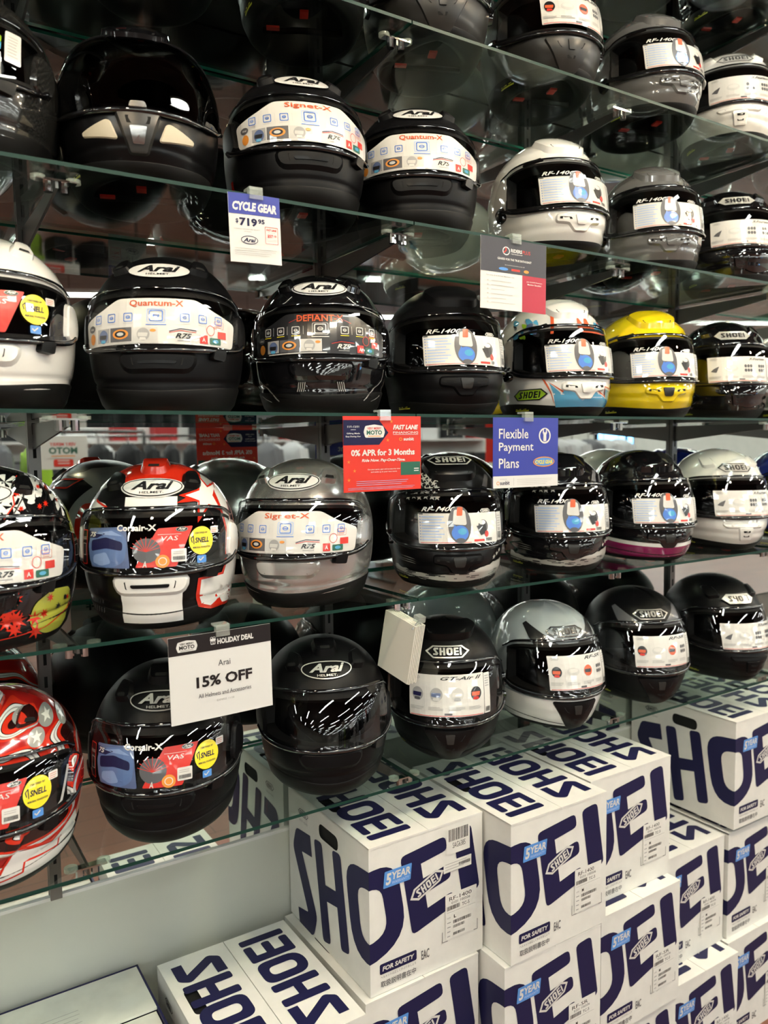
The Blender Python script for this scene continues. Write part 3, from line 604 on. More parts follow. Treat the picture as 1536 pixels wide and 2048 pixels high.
SPEC = [
 # shelf, x, heading, kind, paint, label art, logo, dict, description
 ('S0', 1.40, 20, 'aero', 'black matte', None, None, {}, 'dark helmet on the topmost shelf, seen only from underneath, left one'),
 ('S0', 1.75, 25, 'tour', 'gunmetal', None, None, {}, 'dark grey helmet on the topmost shelf, seen from underneath, middle one'),
 ('S0', 2.12, 25, 'aero', 'black gloss', None, None, {}, 'glossy dark helmet on the topmost shelf at the upper right corner'),
 ('S1', .16, 25, 'arai', 'black gloss', None, None, {}, 'glossy dark helmet seen from below at the upper left picture corner'),
 ('S1', .45, 25, 'tour', 'gunmetal', None, None, {}, 'dark grey helmet seen from below through glass above the big black visor helmet'),
 ('S1', .75, 25, 'aero', 'black matte', None, None, {}, 'matte black dome seen from below through glass, left of the gunmetal chin'),
 ('S1', 1.045, 25, 'tour', 'gunmetal', None, None, {}, 'matte gunmetal helmet cut by the top picture edge, chin only'),
 ('S1', 1.375, 21, 'tour', 'gunmetal', 'sr', None, {}, 'gunmetal helmet with white visor sticker, second on the upper shelf'),
 ('S1', 1.735, 19, 'aero', 'grey gloss', 'sport', None, {}, 'glossy grey helmet with sticker on the upper shelf beside the white one'),
 ('S1', 2.09, 44, 'race', 'white gloss', 'x14', HX_K, {}, 'white race helmet with cream sticker on the upper right shelf'),
 ('S2', .155, 25, 'arai', 'carbon', None, None, {}, 'dark carbon weave helmet cut by the left edge beside big black visor helmet'),
 ('S2', .425, 17, 'wide', 'black satin', None, None, dict(visor=VISORD), 'black helmet with big dark visor, chrome chin insert and cream mesh vents'),
 ('S2', .725, 16, 'arai', 'black matte', 'signet', ARAI_PALE, {}, 'matte black helmet with white icon banner, above the blue price tag'),
 ('S2', 1.01, 29, 'arai', 'black matte', 'quantum', ARAI_PALE, {}, 'matte black helmet with banner sticker, left of the glossy white helmet'),
 ('S2', 1.395, 19, 'aero', 'white gloss', 'sport', None, {}, 'glossy white helmet with blue picture sticker above the riders membership sign'),
 ('S2', 1.765, 33, 'aero', 'grey gloss', 'sport', None, {}, 'glossy grey helmet right of the glossy white helmet'),
 ('S2', 2.11, 44, 'race', 'black gloss', 'x14', HX_F, {}, 'glossy black race helmet with cream sticker, right of the grey one'),
 ('S3', .165, 13, 'arai', 'white gloss', 'corsair_plain', None, {}, 'white helmet with yellow round seal cut by the left edge'),
 ('S3', .462, 24, 'arai', 'black matte', 'quantum', ARAI_PALE, {}, 'large matte black helmet with white banner on the middle shelf'),
 ('S3', .775, 28, 'arai', 'black gloss', 'defiant', ARAI_WH, dict(chin='closed'), 'glossy black helmet with black icon banner and fine white pinstripes'),
 ('S3', 1.082, 21, 'aero', 'black matte', 'sport', None, {}, 'matte black sport helmet with blue picture sticker left of the colourful one'),
 ('S3', 1.415, 19, 'aero', 'white gloss', 'sport', None, {}, 'white helmet with blue lightning graphics and green hexagon badge'),
 ('S3', 1.745, 29, 'aero', 'yellow gloss', 'sport', None, {}, 'bright yellow helmet on the middle shelf'),
 ('S3', 2.09, 40, 'race', 'black gloss', 'x14', HX_F, {}, 'glossy black race helmet right of the bright yellow one'),
 ('S4', .15, 14, 'arai', 'black gloss', 'quantum', ARAI_WH, {}, 'black helmet with red maple leaves and white blossoms at the left edge'),
 ('S4', .437, 24, 'arai', 'black satin', 'corsair', ARAI_WH, dict(chin_mat='paint white', side='paint white'), 'white, red and black star helmet with white chin panel'),
 ('S4', .735, 41, 'arai', 'silver', 'signet', ARAI_WH, dict(chin='closed'), 'metallic silver helmet with white icon banner'),
 ('S4', 1.085, 27, 'aero', 'black satin', 'sport', HX_O, {}, 'black stars and stripes helmet below the red sale sign'),
 ('S4', 1.425, 30, 'aero', 'black gloss', 'sport', None, {}, 'black starred helmet with white brush stripe below the blue payment sign'),
 ('S4', 1.745, 26, 'aero', 'black gloss', 'sport', None, {}, 'black helmet with white line and magenta chin band'),
 ('S4', 2.085, 31, 'race', 'white gloss', 'x14', HX_K, {}, 'white race helmet right of the magenta banded one'),
 ('S5', .145, 17, 'arai', 'flame paint', 'corsair', None, {}, 'red, white and silver flame helmet at the lower left edge'),
 ('S5', .437, 25, 'arai', 'black matte', 'corsair', ARAI_DK, {}, 'matte black helmet with yellow round seal behind the 15% OFF paper'),
 ('S5', .765, 23, 'arai', 'black matte', None, ARAI_SIL, dict(chin='closed'), 'matte black helmet without sticker, right of the 15% OFF paper'),
 ('S5', 1.082, 33, 'tour', 'black matte', 'gt', HX_O, {}, 'matte black touring helmet with big white sticker behind the hanging cards'),
 ('S5', 1.398, 19, 'tour', 'light grey gloss', 'sr', HX_K, dict(extra='slashes'), 'white and light grey helmet with black chin vent on the lowest shelf'),
 ('S5', 1.73, 27, 'tour', 'black matte', 'sr', HX_D, dict(extra='slashes'), 'matte black helmet with red picture sticker on the lowest shelf'),
 ('S5', 2.085, 22, 'race', 'black matte', 'x14', HX_F, {}, 'matte black helmet with filled silver badge at the right end of lowest shelf'),
 ('S1', 2.46, 30, 'aero', 'black gloss', None, None, {}, 'dark helmet beyond the white race helmet, upper right corner'),
 ('S2', 2.46, 30, 'race', 'white gloss', None, None, {}, 'white helmet at the right edge beyond the glossy black race helmet, second shelf'),
 ('S3', 2.46, 30, 'race', 'silver', None, None, {}, 'silver helmet at the right edge beyond the black race helmet, middle shelf'),
 ('S4', 2.46, 30, 'aero', 'blue gloss', None, None, {}, 'dark blue helmet at the right edge beyond the white race helmet'),
]
M('blue gloss', (.01, .02, .16), .1, coat=1)
HEL = {}
def star(a, x, y, r, m, L, rot=0, k=.42):
    a.poly([(x+(r if i % 2 == 0 else r*k)*math.cos(rot+PI/2+i*PI/5), y+(r if i % 2 == 0 else r*k)*math.sin(rot+PI/2+i*PI/5)) for i in range(10)], m, L)
def graphic(t, fm, a, name='painted_graphic', label=None, base=.0006, kind='stuff'):
    link(name, a.on(name, fm.map, .007, base=base+.0006, dl=.0002, smooth=True), t, label=label, kind=kind)
ORD = ('first', 'second', 'third', 'fourth', 'fifth', 'sixth', 'seventh', 'eighth', 'ninth', 'tenth', 'eleventh', 'twelfth')
# ------------------------------------------------------------------ the room
def slab(name, a, b, m, **k): q = MB(); q.box(a, b, m); return q.build(name, None, **k)
slab('floor', (-14, -22, -.05), (24, 3, 0), 'floor wood', kind='structure')
slab('ceiling', (-14, -22, 4.1), (24, 3, 4.15), 'ceiling brown', kind='structure')
slab('wall_back', (-14, 1.70, 0), (24, 1.80, 4.1), 'black matte', kind='structure')
slab('wall_front', (-14, -22, 0), (24, -21.9, 4.1), 'wall paint', kind='structure')
slab('wall_left', (-14.1, -22, 0), (-14, 3, 4.1), 'wall paint', kind='structure')
slab('wall_right', (24, -22, 0), (24.1, 3, 4.1), 'wall paint', kind='structure')
ZM = ZC-.899
lp = empty('display_back_panel', (0, 1.662, 0), label='pale grey-green painted panel below the mirror, behind the cartons', cat='panel')
for i, (x0, x1) in enumerate(((-1.0, .893), (.895, 2.80), (2.802, 4.7))):
    q = MB(); q.box((x0, 0, .0), (x1, .03, ZM), 'wall paint'); q.box((x0, -.004, ZM-.085), (x1, .0, ZM-.004), 'wall paint'); q.build('panel', lp)
wm = empty('wall_mirror', (0, 1.662, 0), label='tall store mirror in joined sheets behind all glass shelves', cat='mirror')
for x0, x1 in ((-1.0, .259), (.262, .893), (.896, 1.526), (1.529, 2.159), (2.162, 2.80), (2.803, 4.7)):
    for z0, z1 in ((ZM, 2.60), (2.604, 3.6)):
        q = MB(); q.box((x0, 0, z0+.001), (x1, .006, z1), 'mirror'); q.build('mirror_sheet', wm)
q = MB(); q.box((-1.0, -.006, ZM-.003), (4.7, .0, ZM+.004), 'paint white'); q.build('mirror_ledge', wm)
STD = [.26+.633*i for i in range(-1, 6)]
def std_mesh():
    q = MB(); q.box((-.011, -.012, ZM), (.011, 0, 3.4), 'bracket metal')
    for k in range(56): z = ZM+.03+k*.045; q.box((-.003, -.0125, z), (.003, -.0118, z+.022), 'gap')
    return q.mesh('rail')
for i, x in enumerate(STD):
    o = link('slotted_standard', cached('std', std_mesh), None, label=('dark slotted upright rail on the mirror, number %d from the left picture side' % (i+1)) if 0 else ['slotted upright rail left of the picture edge', 'slotted upright rail behind the far left helmets', 'slotted upright rail on the mirror left of the red sale sign', 'slotted upright rail behind the blue sign', 'slotted upright rail behind the race helmets', 'slotted upright rail at the far right edge', 'slotted upright rail beyond the right end'][i], cat='rail', group='slotted rails on the mirror')
    o.location = (x, 1.661, 0)
def bracket_meshes():
    q = MB(); L = .32
    for sx in (-.0022, ):
        V = [(sx, 0, -.004), (sx, 0, -.052), (sx, -.05, -.046), (sx, -L, -.018), (sx, -L, -.004), (-sx, 0, -.004), (-sx, 0, -.052), (-sx, -.05, -.046), (-sx, -L, -.018), (-sx, -L, -.004)]
        q.add(V, [(0, 1, 2, 3, 4), (9, 8, 7, 6, 5), (0, 5, 6, 1), (1, 6, 7, 2), (2, 7, 8, 3), (3, 8, 9, 4), (4, 9, 5, 0)], 'bracket metal')
    arm = q.mesh('arm')
    q = MB(); q.box((-.030, -L-.002, -.0075), (.030, -L+.014, -.0045), 'chrome'); q.tube([(-.012, -L+.006, -.024), (-.012, -L+.006, -.006)], .007, 'chrome', 10); q.tube([(.012, -L+.006, -.024), (.012, -L+.006, -.006)], .007, 'chrome', 10); clip = q.mesh('clip', True)
    q = MB(); q.tube([(0, 0, -.0065), (0, 0, -.0005)], .011, 'clear rubber', 16)
    return arm, clip, q.mesh('rubber_disc', True)
LVL = {'S0': 'topmost', 'S1': 'upper', 'S2': 'price tag', 'S3': 'eye level', 'S4': 'fourth', 'S5': 'lowest'}
LV = {'S0': 'topmost', 'S1': 'upper', 'S2': 'second', 'S3': 'middle', 'S4': 'fourth', 'S5': 'lowest'}
BN = {1: 'at the left', 2: 'near the pane joint', 3: 'at mid picture right', 4: 'toward the right edge', 5: 'beyond the right edge'}
for s in SH:
    z = SH[s]
    for k in (1, 2, 3, 4, 5):
        t = empty('shelf_bracket', (STD[k], 1.649, z-.004), label='metal bracket %s under the %s glass shelf' % (BN[k], LV[s]), cat='bracket', group='brackets under the glass shelves')
        a, c, d = cached('br', bracket_meshes); link('arm', a, t); link('clip', c, t)
        for sx in (-1, 1): o = link('rubber_disc', d, t); o.location = (sx*.026, -.314, 0)
    for x0, x1, w_ in ((-.373, .8925, 'left'), (.8955, 2.158, 'middle'), (2.161, 3.42, 'right')):
        V, F = box_vf((x0, 1.28, z-GT/2), (x1, 1.652, z+GT/2)); me = mesh_from('glass_shelf', V, F, [GLASS, 'glass edge', 'glass edge back lit'], [0, 0, 1, 1, 2, 1], False)
        link('glass_shelf', me, None, label='%s pane of the %s clear glass shelf' % (w_, LV[s]), cat='shelf', group='glass shelf panes')
# ------------------------------------------------------------------ helmets
for i, (s, x, hd, kind, paint, art, logo, kw, lab) in enumerate(SPEC):
    HEL[(s, round(x, 3))] = helmet(x, HY if s != 'S0' else 1.48, SH[s]+GT/2, hd, kind, paint, art, logo, label=lab, group='helmets on the %s glass shelf' % LV[s], **kw)
def H(s, x): return HEL[(s, x)]
# pinstripes on the black icon helmet
t, fm = H('S3', .775); a = Art()
for sg in (1, -1):
    a.stroke([(sg*.052, .236), (sg*.066, .222), (sg*.100, .207), (sg*.155, .198)], .0016, 'paint white', 1)
    a.stroke([(sg*.158, .092), (sg*.150, .072), (sg*.110, .047), (sg*.088, .030)], .0022, 'paint grey', 1); a.stroke([(sg*.11, .03), (sg*.155, .045), (sg*.17, .075)], .0012, 'paint grey', 1)
    for k in range(4): a.stroke([(sg*(.035+.004*k), .045), (sg*(.030+.004*k), .062)], .0016, 'paint grey', 1)
graphic(t, fm, a, 'pinstripes')
# colourful helmet with lightning bolts
t, fm = H('S3', 1.415); a = Art()
bolt = [(-.085, .078), (-.060, .050), (-.050, .060), (.02, .036), (.012, .060), (.075, .040), (.062, .062), (.10, .058), (.16, .085), (.16, .030), (.10, .020), (-.05, .019), (-.075, .035), (-.066, .052)]
def grow(p, g):
    c = np.mean(p, 0); return [(c[0]+(x-c[0])*(1+g), c[1]+(y-c[1])*(1+g*2.2)) for x, y in p]
a.poly([(-.095, .088), (-.05, .056), (-.044, .068), (.006, .045), (.004, .068), (.066, .046), (.056, .068), (.10, .064), (.17, .09), (.17, .02), (-.06, .019)], 'print orange', 1)
a.poly([(-.088, .083), (-.052, .053), (-.046, .064), (.010, .042), (.007, .064), (.068, .043), (.059, .065), (.10, .061), (.17, .086), (.17, .02), (-.06, .019)], 'paint white', 2)
a.poly([(-.080, .076), (-.054, .050), (-.048, .060), (.014, .039), (.010, .060), (.070, .040), (.061, .061), (.10, .057), (.17, .080), (.17, .02), (-.06, .019)], 'print sky', 3)
a.V = [(x, y+.010, l) for x, y, l in a.V]; hexlogo(a, -.122, .062, .080, 'print lime', K_, K_, 4)
a.poly([(.0, .21), (.012, .262), (.020, .225), (.034, .268), (.040, .222), (.09, .25), (.13, .212), (.08, .206)], 'print orange', 1); a.poly([(.048, .218), (.06, .244), (.11, .238), (.125, .214), (.08, .209)], 'print sky', 2)
a.poly([(-.055, .205), (-.040, .262), (-.048, .262), (-.062, .205)], 'print orange', 1)
rnd = random.Random(4)
for k in range(16):
    cx, cy = -.115+rnd.uniform(-.035, .035), .222+rnd.uniform(-.02, .028); r = rnd.uniform(.006, .014); c = rnd.choice(['print sky', 'print lime', K_, 'print steel blue', 'print sky'])
    a.poly(rpoly([(cx+r*rnd.uniform(.5, 1.2)*math.cos(q*PI/3), cy+r*rnd.uniform(.5, 1.2)*math.sin(q*PI/3)) for q in range(6)], .003), c, 1+k*.3)
graphic(t, fm, a, 'lightning_graphic', 'blue lightning shapes with orange outlines and green badge')
# yellow helmet dark accents
t, fm = H('S3', 1.745); a = Art()
for sg in (1, -1): a.poly([(sg*.10, .236), (sg*.135, .228), (sg*.16, .214), (sg*.12, .222)], K_, 1)
graphic(t, fm, a)
# star helmet
t, fm = H('S4', .437); a = Art()
G = 'print dark grey'
a.poly([(-.085, .262), (.085, .262), (.10, .292), (.05, .33), (-.05, .33), (-.10, .292)], 'paint red', 1); a.poly([(-.12, .248), (-.085, .262), (-.10, .29), (-.14, .262)], 'paint grey', 1); a.poly([(.12, .248), (.085, .262), (.10, .29), (.14, .262)], 'paint grey', 1)
a.rect(-.042, .212, .084, .026, 'paint white', 1); 
star(a, .100, .236, .056, 'paint red', 2, .25); star(a, .100, .236, .044, 'paint white', 3, .25); a.poly([(.040, .224), (.080, .246), (.084, .226)], 'paint red', 1.8)
[a.poly([(sg*.14, .275), (sg*.20, .262), (sg*.25, .24), (sg*.25, .12), (sg*.43, .12), (sg*.43, .27), (sg*.30, .30), (sg*.2, .31)], 'paint grey', .5) for sg in (1, -1)]; a.poly([(-.115, .208), (-.075, .214), (-.085, .224), (-.12, .232), (-.15, .228), (-.15, .205)], 'paint white', 1); a.poly([(-.115, .227), (-.075, .214), (-.08, .220), (-.12, .234)], 'paint red', 2)
a.poly([(.118, .262), (.16, .262), (.20, .24), (.21, .02), (.13, .03), (.115, .066), (.130, .085), (.142, .105), (.150, .16), (.138, .20), (.122, .24)], 'paint red', 1); a.poly([(.126, .258), (.158, .258), (.195, .236), (.205, .026), (.136, .036), (.121, .064), (.136, .082), (.148, .105), (.156, .16), (.145, .20), (.130, .24)], 'paint white', 2)
for z0 in (.115, .175):
    a.frame(.172, z0, .022, .045, .002, .003, 'paint red', 3); a.rect(.177, z0+.005, .012, .035, K_, 3)
a.poly([(.080, .090), (.128, .092), (.20, .090), (.20, .030), (.105, .030), (.080, .040), (.076, .062)], 'paint red', 1); a.poly([(.086, .086), (.128, .088), (.20, .086), (.20, .056), (.14, .050), (.105, .037), (.087, .044), (.083, .062)], 'paint white', 2)
a.rect(-.050, .020, .102, .058, 'paint white', 1)
for k, (cx, w_) in enumerate(((-.115, .03), (-.11, .036), (-.105, .034))): a.text(('SPEED', 'DEVIL', 'RACER')[k] if 0 else '|||||', cx-.02, .066-k*.016, w_, .009, 'print dark grey', 1)
for sg in (-1,): a.frame(-.20, .235, .05, .03, .004, .005, 'paint red', 2); a.frame(-.205, .10, .03, .08, .004, .005, 'paint red', 2)
# number painted on the back, seen in the mirror
a.poly(rpoly([(-.34, .10), (-.25, .10), (-.25, .22), (-.34, .22)], .01), 'paint grey', 1); a.frame(-.32, .12, .05, .08, .01, .012, 'paint red', 2)
graphic(t, fm, a, 'star_graphic', 'white star, red outlines and white blocks')
# blossom and maple leaf helmet
t, fm = H('S4', .15); a = Art(); rnd = random.Random(11)
for k in range(34):
    cx, cy = rnd.uniform(-.02, .21), rnd.uniform(.212, .300); n = 5; r = rnd.uniform(.014, .027); ro = rnd.uniform(0, 2)
    for j in range(n): 
        q = ro+2*PI*j/n; a.poly(rpoly([(cx, cy), (cx+r*math.cos(q-.3), cy+r*math.sin(q-.3)), (cx+r*1.05*math.cos(q), cy+r*1.05*math.sin(q)), (cx+r*math.cos(q+.3), cy+r*math.sin(q+.3))], .002), 'paint white', 1+k*.1)
for k in range(5): a.stroke([(-.05+k*.05, .21), (-.03+k*.05, .25), (-.035+k*.05, .29)], .0025, K_, 5)
def leaf(cx, cy, r, m, L, ro): a.poly([(cx+(r if i % 2 == 0 else r*.38)*math.cos(ro+i*PI/7), cy+(r if i % 2 == 0 else r*.38)*math.sin(ro+i*PI/7)) for i in range(14)], m, L)
for k in range(9): leaf(rnd.uniform(.05, .16), rnd.uniform(.225, .285), rnd.uniform(.006, .010), 'paint red', 6, rnd.uniform(0, 2))
a.stroke([(.04, .21), (.055, .235), (.05, .27), (.06, .30)], .002, 'paint red', 7)
a.poly(rpoly([(.085, .075), (.12, .092), (.165, .088), (.175, .06), (.14, .022), (.10, .02), (.075, .045)], .012), 'paint ochre', 1); a.poly(rpoly([(.185, .15), (.22, .16), (.23, .23), (.18, .22)], .01), 'paint ochre', 1); a.poly(rpoly([(.185, .05), (.25, .06), (.24, .11), (.19, .10)], .012), 'paint white', 1)
for k in range(26): leaf(rnd.uniform(-.06, .105), rnd.uniform(.028, .090), rnd.uniform(.008, .017), 'paint red', 2+k*.1, rnd.uniform(0, 2))
for k in range(10): leaf(rnd.uniform(.09, .20), rnd.uniform(.03, .085), rnd.uniform(.004, .008), K_ if k % 2 else 'paint red', 5, rnd.uniform(0, 2))
a.stroke([(-.10, .030), (0, .026), (.10, .034), (.18, .058)], .0015, 'paint red', 6)
graphic(t, fm, a, 'leaf_graphic', 'red maple leaves, white blossoms and yellow-green patches')
# flame helmet small stars and band
t, fm = H('S5', .145); a = Art()
for x_, y_, r in ((.11, .265, .018), (.085, .235, .014), (.16, .25, .016), (.06, .28, .016)): a.ell(x_, y_, r*1.15, r*1.15, 'paint grey', 1); star(a, x_, y_, r*.8, 'paint white', 2); 
a.poly([(-.05, .030), (-.015, .060), (.03, .040), (.05, .072), (.11, .060), (.17, .085), (.18, .045), (.12, .026), (-.04, .020)], 'paint white', 1)
a.stroke([(-.06, .030), (-.018, .064), (.03, .044), (.05, .076), (.11, .064), (.17, .09)], .004, 'paint red', 2); a.stroke([(.0, .026), (.06, .034), (.065, .050), (.12, .046), (.13, .06)], .003, 'paint red', 2)
a.stroke([(.10, .10), (.13, .12), (.15, .17)], .006, 'paint white', 1)
graphic(t, fm, a, 'band_graphic')
# stars and stripes helmets
for key, n_ in ((('S4', 1.085), 26), (('S4', 1.425), 14)):
    t, fm = H(*key); a = Art(); rnd = random.Random(5+n_)
    rows_ = [(-.035-.014*i-(.007 if j % 2 else 0), .212+.011*j) for i in range(6) for j in range(6)]
    for x_, y_ in rows_[:n_+10]: star(a, x_+rnd.uniform(-.002, .002), y_+rnd.uniform(-.002, .002), .0078, 'print silver', 1, rnd.uniform(-.3, .3))
    graphic(t, fm, a, 'star_field', 'small silver stars on the forehead'); a = Art()
    for sg in (.09, .102, .114): star(a, sg, .076+(sg-.09)*.5, .0062, 'print silver', 1)
    P0 = [(-.16, .058)]; top = [(-.16+.01*i, .066-.022*math.sin(PI*min(1, (i+4)/30))+rnd.uniform(-.002, .003)) for i in range(33)]; bot = [(-.16+.01*i, .036-.008*math.sin(PI*i/32)+rnd.uniform(-.002, .002)) for i in range(33)]
    a.poly(top+bot[::-1], 'print silver', 1)
    for k in range(26): x_ = rnd.uniform(-.13, .14); a.rect(x_, rnd.uniform(.032, .052), rnd.uniform(.006, .024), .0020, K_, 3)
    for k in range(3): a.poly([(-.14, .080-k*.006), (-.095, .074-k*.005), (-.11, .077-k*.005)], 'print silver', 1)
    a.poly([(.055, .215), (.075, .213), (.10, .262), (.085, .266)], 'print dark grey', 1); a.poly([(.09, .213), (.108, .210), (.13, .25), (.117, .256)], 'print dark grey', 1)
    graphic(t, fm, a, 'brush_stripe', 'distressed silver brush stripe round the chin')
t, fm = H('S4', 1.745); a = Art()
a.poly([(-.22, .058)]+[(-.22+.01*i, .068-.018*math.sin(PI*i/44)) for i in range(45)]+[(-.22+.01*i, .018) for i in range(44, -1, -1)], 'print magenta', 1)
a.poly([(-.22+.01*i, .077-.018*math.sin(PI*i/44)) for i in range(45)]+[(-.22+.01*i, .068-.018*math.sin(PI*i/44)) for i in range(44, -1, -1)], 'paint white', 2)
graphic(t, fm, a, 'chin_band', 'magenta chin band under a white line', kind=None)
t, fm = H('S5', 1.398); a = Art()
a.poly([(-.24, .098), (-.13, .090), (-.055, .088), (.055, .088), (.13, .090), (.24, .098), (.22, .02), (-.22, .02)], 'paint white', 1)
for sg in (1, -1):
    a.poly([(sg*.100, .268), (sg*.088, .276), (sg*.056, .246), (sg*.020, .216), (sg*.080, .210), (sg*.092, .235)], K_, 2)
graphic(t, fm, a, 'two_tone_graphic', 'white chin with black slashes beside the badge')
t, fm = H('S5', 1.73); a = Art()
for sg in (1, -1): a.poly([(sg*.100, .268), (sg*.088, .276), (sg*.056, .246), (sg*.020, .216), (sg*.080, .210), (sg*.092, .235)], 'print dark grey', 2)
graphic(t, fm, a, 'slash_graphic')
t, fm = H('S3', 2.09); a = Art()
for sg in (1, -1): a.poly([(sg*.19, .16), (sg*.26, .12), (sg*.33, .14), (sg*.30, .20), (sg*.22, .22)], 'yellow gloss', 1)
graphic(t, fm, a, 'yellow_patch', 'yellow rear patches')
t, fm = H('S2', .155); a = Art()
a.rr(.10, .135, .024, .05, .003, W_, 1); a.bars(.104, .175, .016, 7, .005, .0012, 'print grey', 2)
a.rr(.05, .15, .045, .012, .002, 'print sky', 1); a.rr(.05, .162, .045, .010, .002, 'print lime', 1); a.frame(.05, .112, .045, .034, .002, .001, 'print light grey', 1); a.bars(.055, .138, .034, 5, .005, .0015, 'print light grey', 2)
link('hang_label', a.on('hang_label', fm.map, .012, base=.008), t, label='folded information label')

# ------------------------------------------------------------------ hanging signs
YS = 1.268
def sign(name, quad, base, draw, label, curl=0., back=True):
    tl, tr, br, bl = [P(u, v, YS) for u, v in quad]; wd = ((tr-tl).length+(br-bl).length)/2; ht = ((bl-tl).length+(br-tr).length)/2
    c = (tl+tr+bl+br)/4; d = ((tr-tl)+(br-bl)).normalized(); ang = math.atan2(d.z, d.x)
    t = empty(name, c, label=label, cat='sign', group='signs clipped to the shelf edges'); t.rotation_euler = (0, -ang, 0)
    def bend(x, z): return curl*(x/wd)**2*.02-curl*.006*(z/ht)
    def mp(side):
        def f(x, y, h):
            X = (x if side < 0 else x); yy = side*(.0006+h)+bend(X, y); return np.stack([X, yy, y], -1)
        return f
    q = Art(); q.rect(-wd/2, -ht/2, wd, ht, base, 0); q.on
    b = Art(); b.rect(-wd/2, -ht/2, wd, ht, base, 0)
    link('sheet', b.on('sheet', mp(-1), wd/10, base=0), t); link('sheet', b.on('sheet', mp(1), wd/10, base=0), t)
    a = Art(); a.xf(-wd/2, -ht/2, 0, 1); a.wd, a.ht = wd, ht; draw(a, wd, ht)
    link('print', a.on('print', mp(-1), wd/10, base=.0002, dl=.00015), t)
    if back: link('print', a.on('print', lambda x, y, h: mp(1)(-x, y, h), wd/10, base=.0002, dl=.00015), t)
    k = MB(); k.box((-.010, -.006, ht/2-.008), (.014, .004, ht/2+.012), 'clear rubber'); k.box((-.010, -.004, ht/2+.008), (.014, .018, ht/2+.012), 'clear rubber'); k.build('clip', t)
    return t
def moto_badge(a, x, y, w_, red=True):
    a.poly(rpoly([(x-w_*.42, y-w_*.22), (x+w_*.42, y-w_*.22), (x+w_*.5, y), (x+w_*.42, y+w_*.24), (x, y+w_*.30), (x-w_*.42, y+w_*.24), (x-w_*.5, y)], w_*.05), 'sign white', 2)
    a.text('VERY MERRY', x, y+w_*.10, w_*.66, w_*.09, 'print red' if red else K_, 3, 0, .03, 'c'); a.text('MOTO', x, y-w_*.11, w_*.72, w_*.18, 'print green' if red else K_, 3, 0, .04, 'c'); a.rect(x-w_*.3, y-w_*.18, w_*.6, w_*.03, 'print amber' if red else 'print grey', 3)
def d_price(a, W, H):
    a.rect(0, H*.70, W, H*.30, 'sign blue', 1); a.text('CYCLE GEAR', W*.5, H*.75, W*.86, H*.13, 'sign white', 3, .15, .05, 'c')
    a.text('$', W*.12, H*.56, W*.05, H*.07, 'print navy', 3, 0, .02); a.text('719', W*.19, H*.53, W*.34, H*.12, 'print navy', 3, 0, .04); a.text('95', W*.55, H*.58, W*.13, H*.07, 'print navy', 3, 0, .03)
    a.text('CORSAIR-X ADVENTURE HELMETS', W*.08, H*.475, W*.5, H*.018, 'print grey', 3); a.text('(SOLID)', W*.27, H*.44, W*.14, H*.018, 'print grey', 3)
    a.ell(W*.37, H*.33, W*.165, H*.062, 'print navy', 3, 28, hole=W*.012); a.text('Arai', W*.37, H*.30, W*.24, H*.06, 'print navy', 3, .3, .03, 'c')
    a.frame(W*.68, H*.30, W*.26, H*.25, .001, W*.008, 'print red', 3); a.text('FAST LANE', W*.81, H*.49, W*.20, H*.03, 'print red', 4, 0, .03, 'c'); a.text('As Low As', W*.81, H*.46, W*.14, H*.018, 'print grey', 4, 0, 0, 'c'); a.text('$57', W*.78, H*.39, W*.11, H*.05, 'print red', 4, 0, .03, 'c'); a.text('15', W*.88, H*.41, W*.05, H*.025, 'print red', 4, 0, .03, 'c'); a.bars(W*.71, H*.36, W*.2, 2, H*.02, H*.006, 'print light grey', 4)
    a.bars(W*.08, H*.20, W*.86, 4, H*.030, H*.008, 'print light grey', 3)
def d_plus(a, W, H):
    a.rect(0, H*.52, W, H*.48, 'sign dark', 1); a.rect(W*.62, 0, W*.38, H*.52, 'sign wine', 1)
    a.ell(W*.37, H*.83, W*.055, H*.06, 'sign white', 2, 20, hole=W*.012); a.stroke([(W*.33, H*.80), (W*.37, H*.84), (W*.36, H*.88)], W*.014, 'sign red', 3)
    a.text('RIDERS', W*.44, H*.82, W*.17, H*.05, 'sign white', 3, 0, .03); a.text('PLUS', W*.62, H*.82, W*.12, H*.05, 'print red', 3, 0, 0); a.text('MEMBERSHIP', W*.44, H*.79, W*.18, H*.015, 'sign white', 3)
    a.text('GEARED FOR THE TRUE ENTHUSIAST', W*.5, H*.70, W*.52, H*.03, 'sign white', 3, 0, .02, 'c'); a.text('Serving Enthusiasts Across the US', W*.5, H*.625, W*.30, H*.016, 'sign white', 3, 0, 0, 'c')
    a.ell(W*.33, H*.575, W*.07, H*.022, 'sticker blue', 3, 20); a.rect(W*.45, H*.56, W*.13, H*.03, 'sign red', 3); a.ell(W*.68, H*.575, W*.04, H*.022, 'print amber', 3, 16)
    a.text('For Only $14.99/Year Members Get:', W*.08, H*.455, W*.42, H*.022, 'print grey', 3, 0, .01)
    for i in range(6): a.ell(W*.10, H*(.395-.06*i), W*.014, H*.012, 'print light grey', 3, 10); a.rect(W*.15, H*(.39-.06*i), W*(.30, .34, .20, .32, .22, .36)[i], H*.010, 'print light grey', 3)
    a.text('Join $14.99 Premium', W*.81, H*.425, W*.25, H*.022, 'sign white', 3, 0, .01, 'c'); a.text('Member Benefits!', W*.81, H*.39, W*.22, H*.022, 'sign white', 3, 0, .01, 'c')
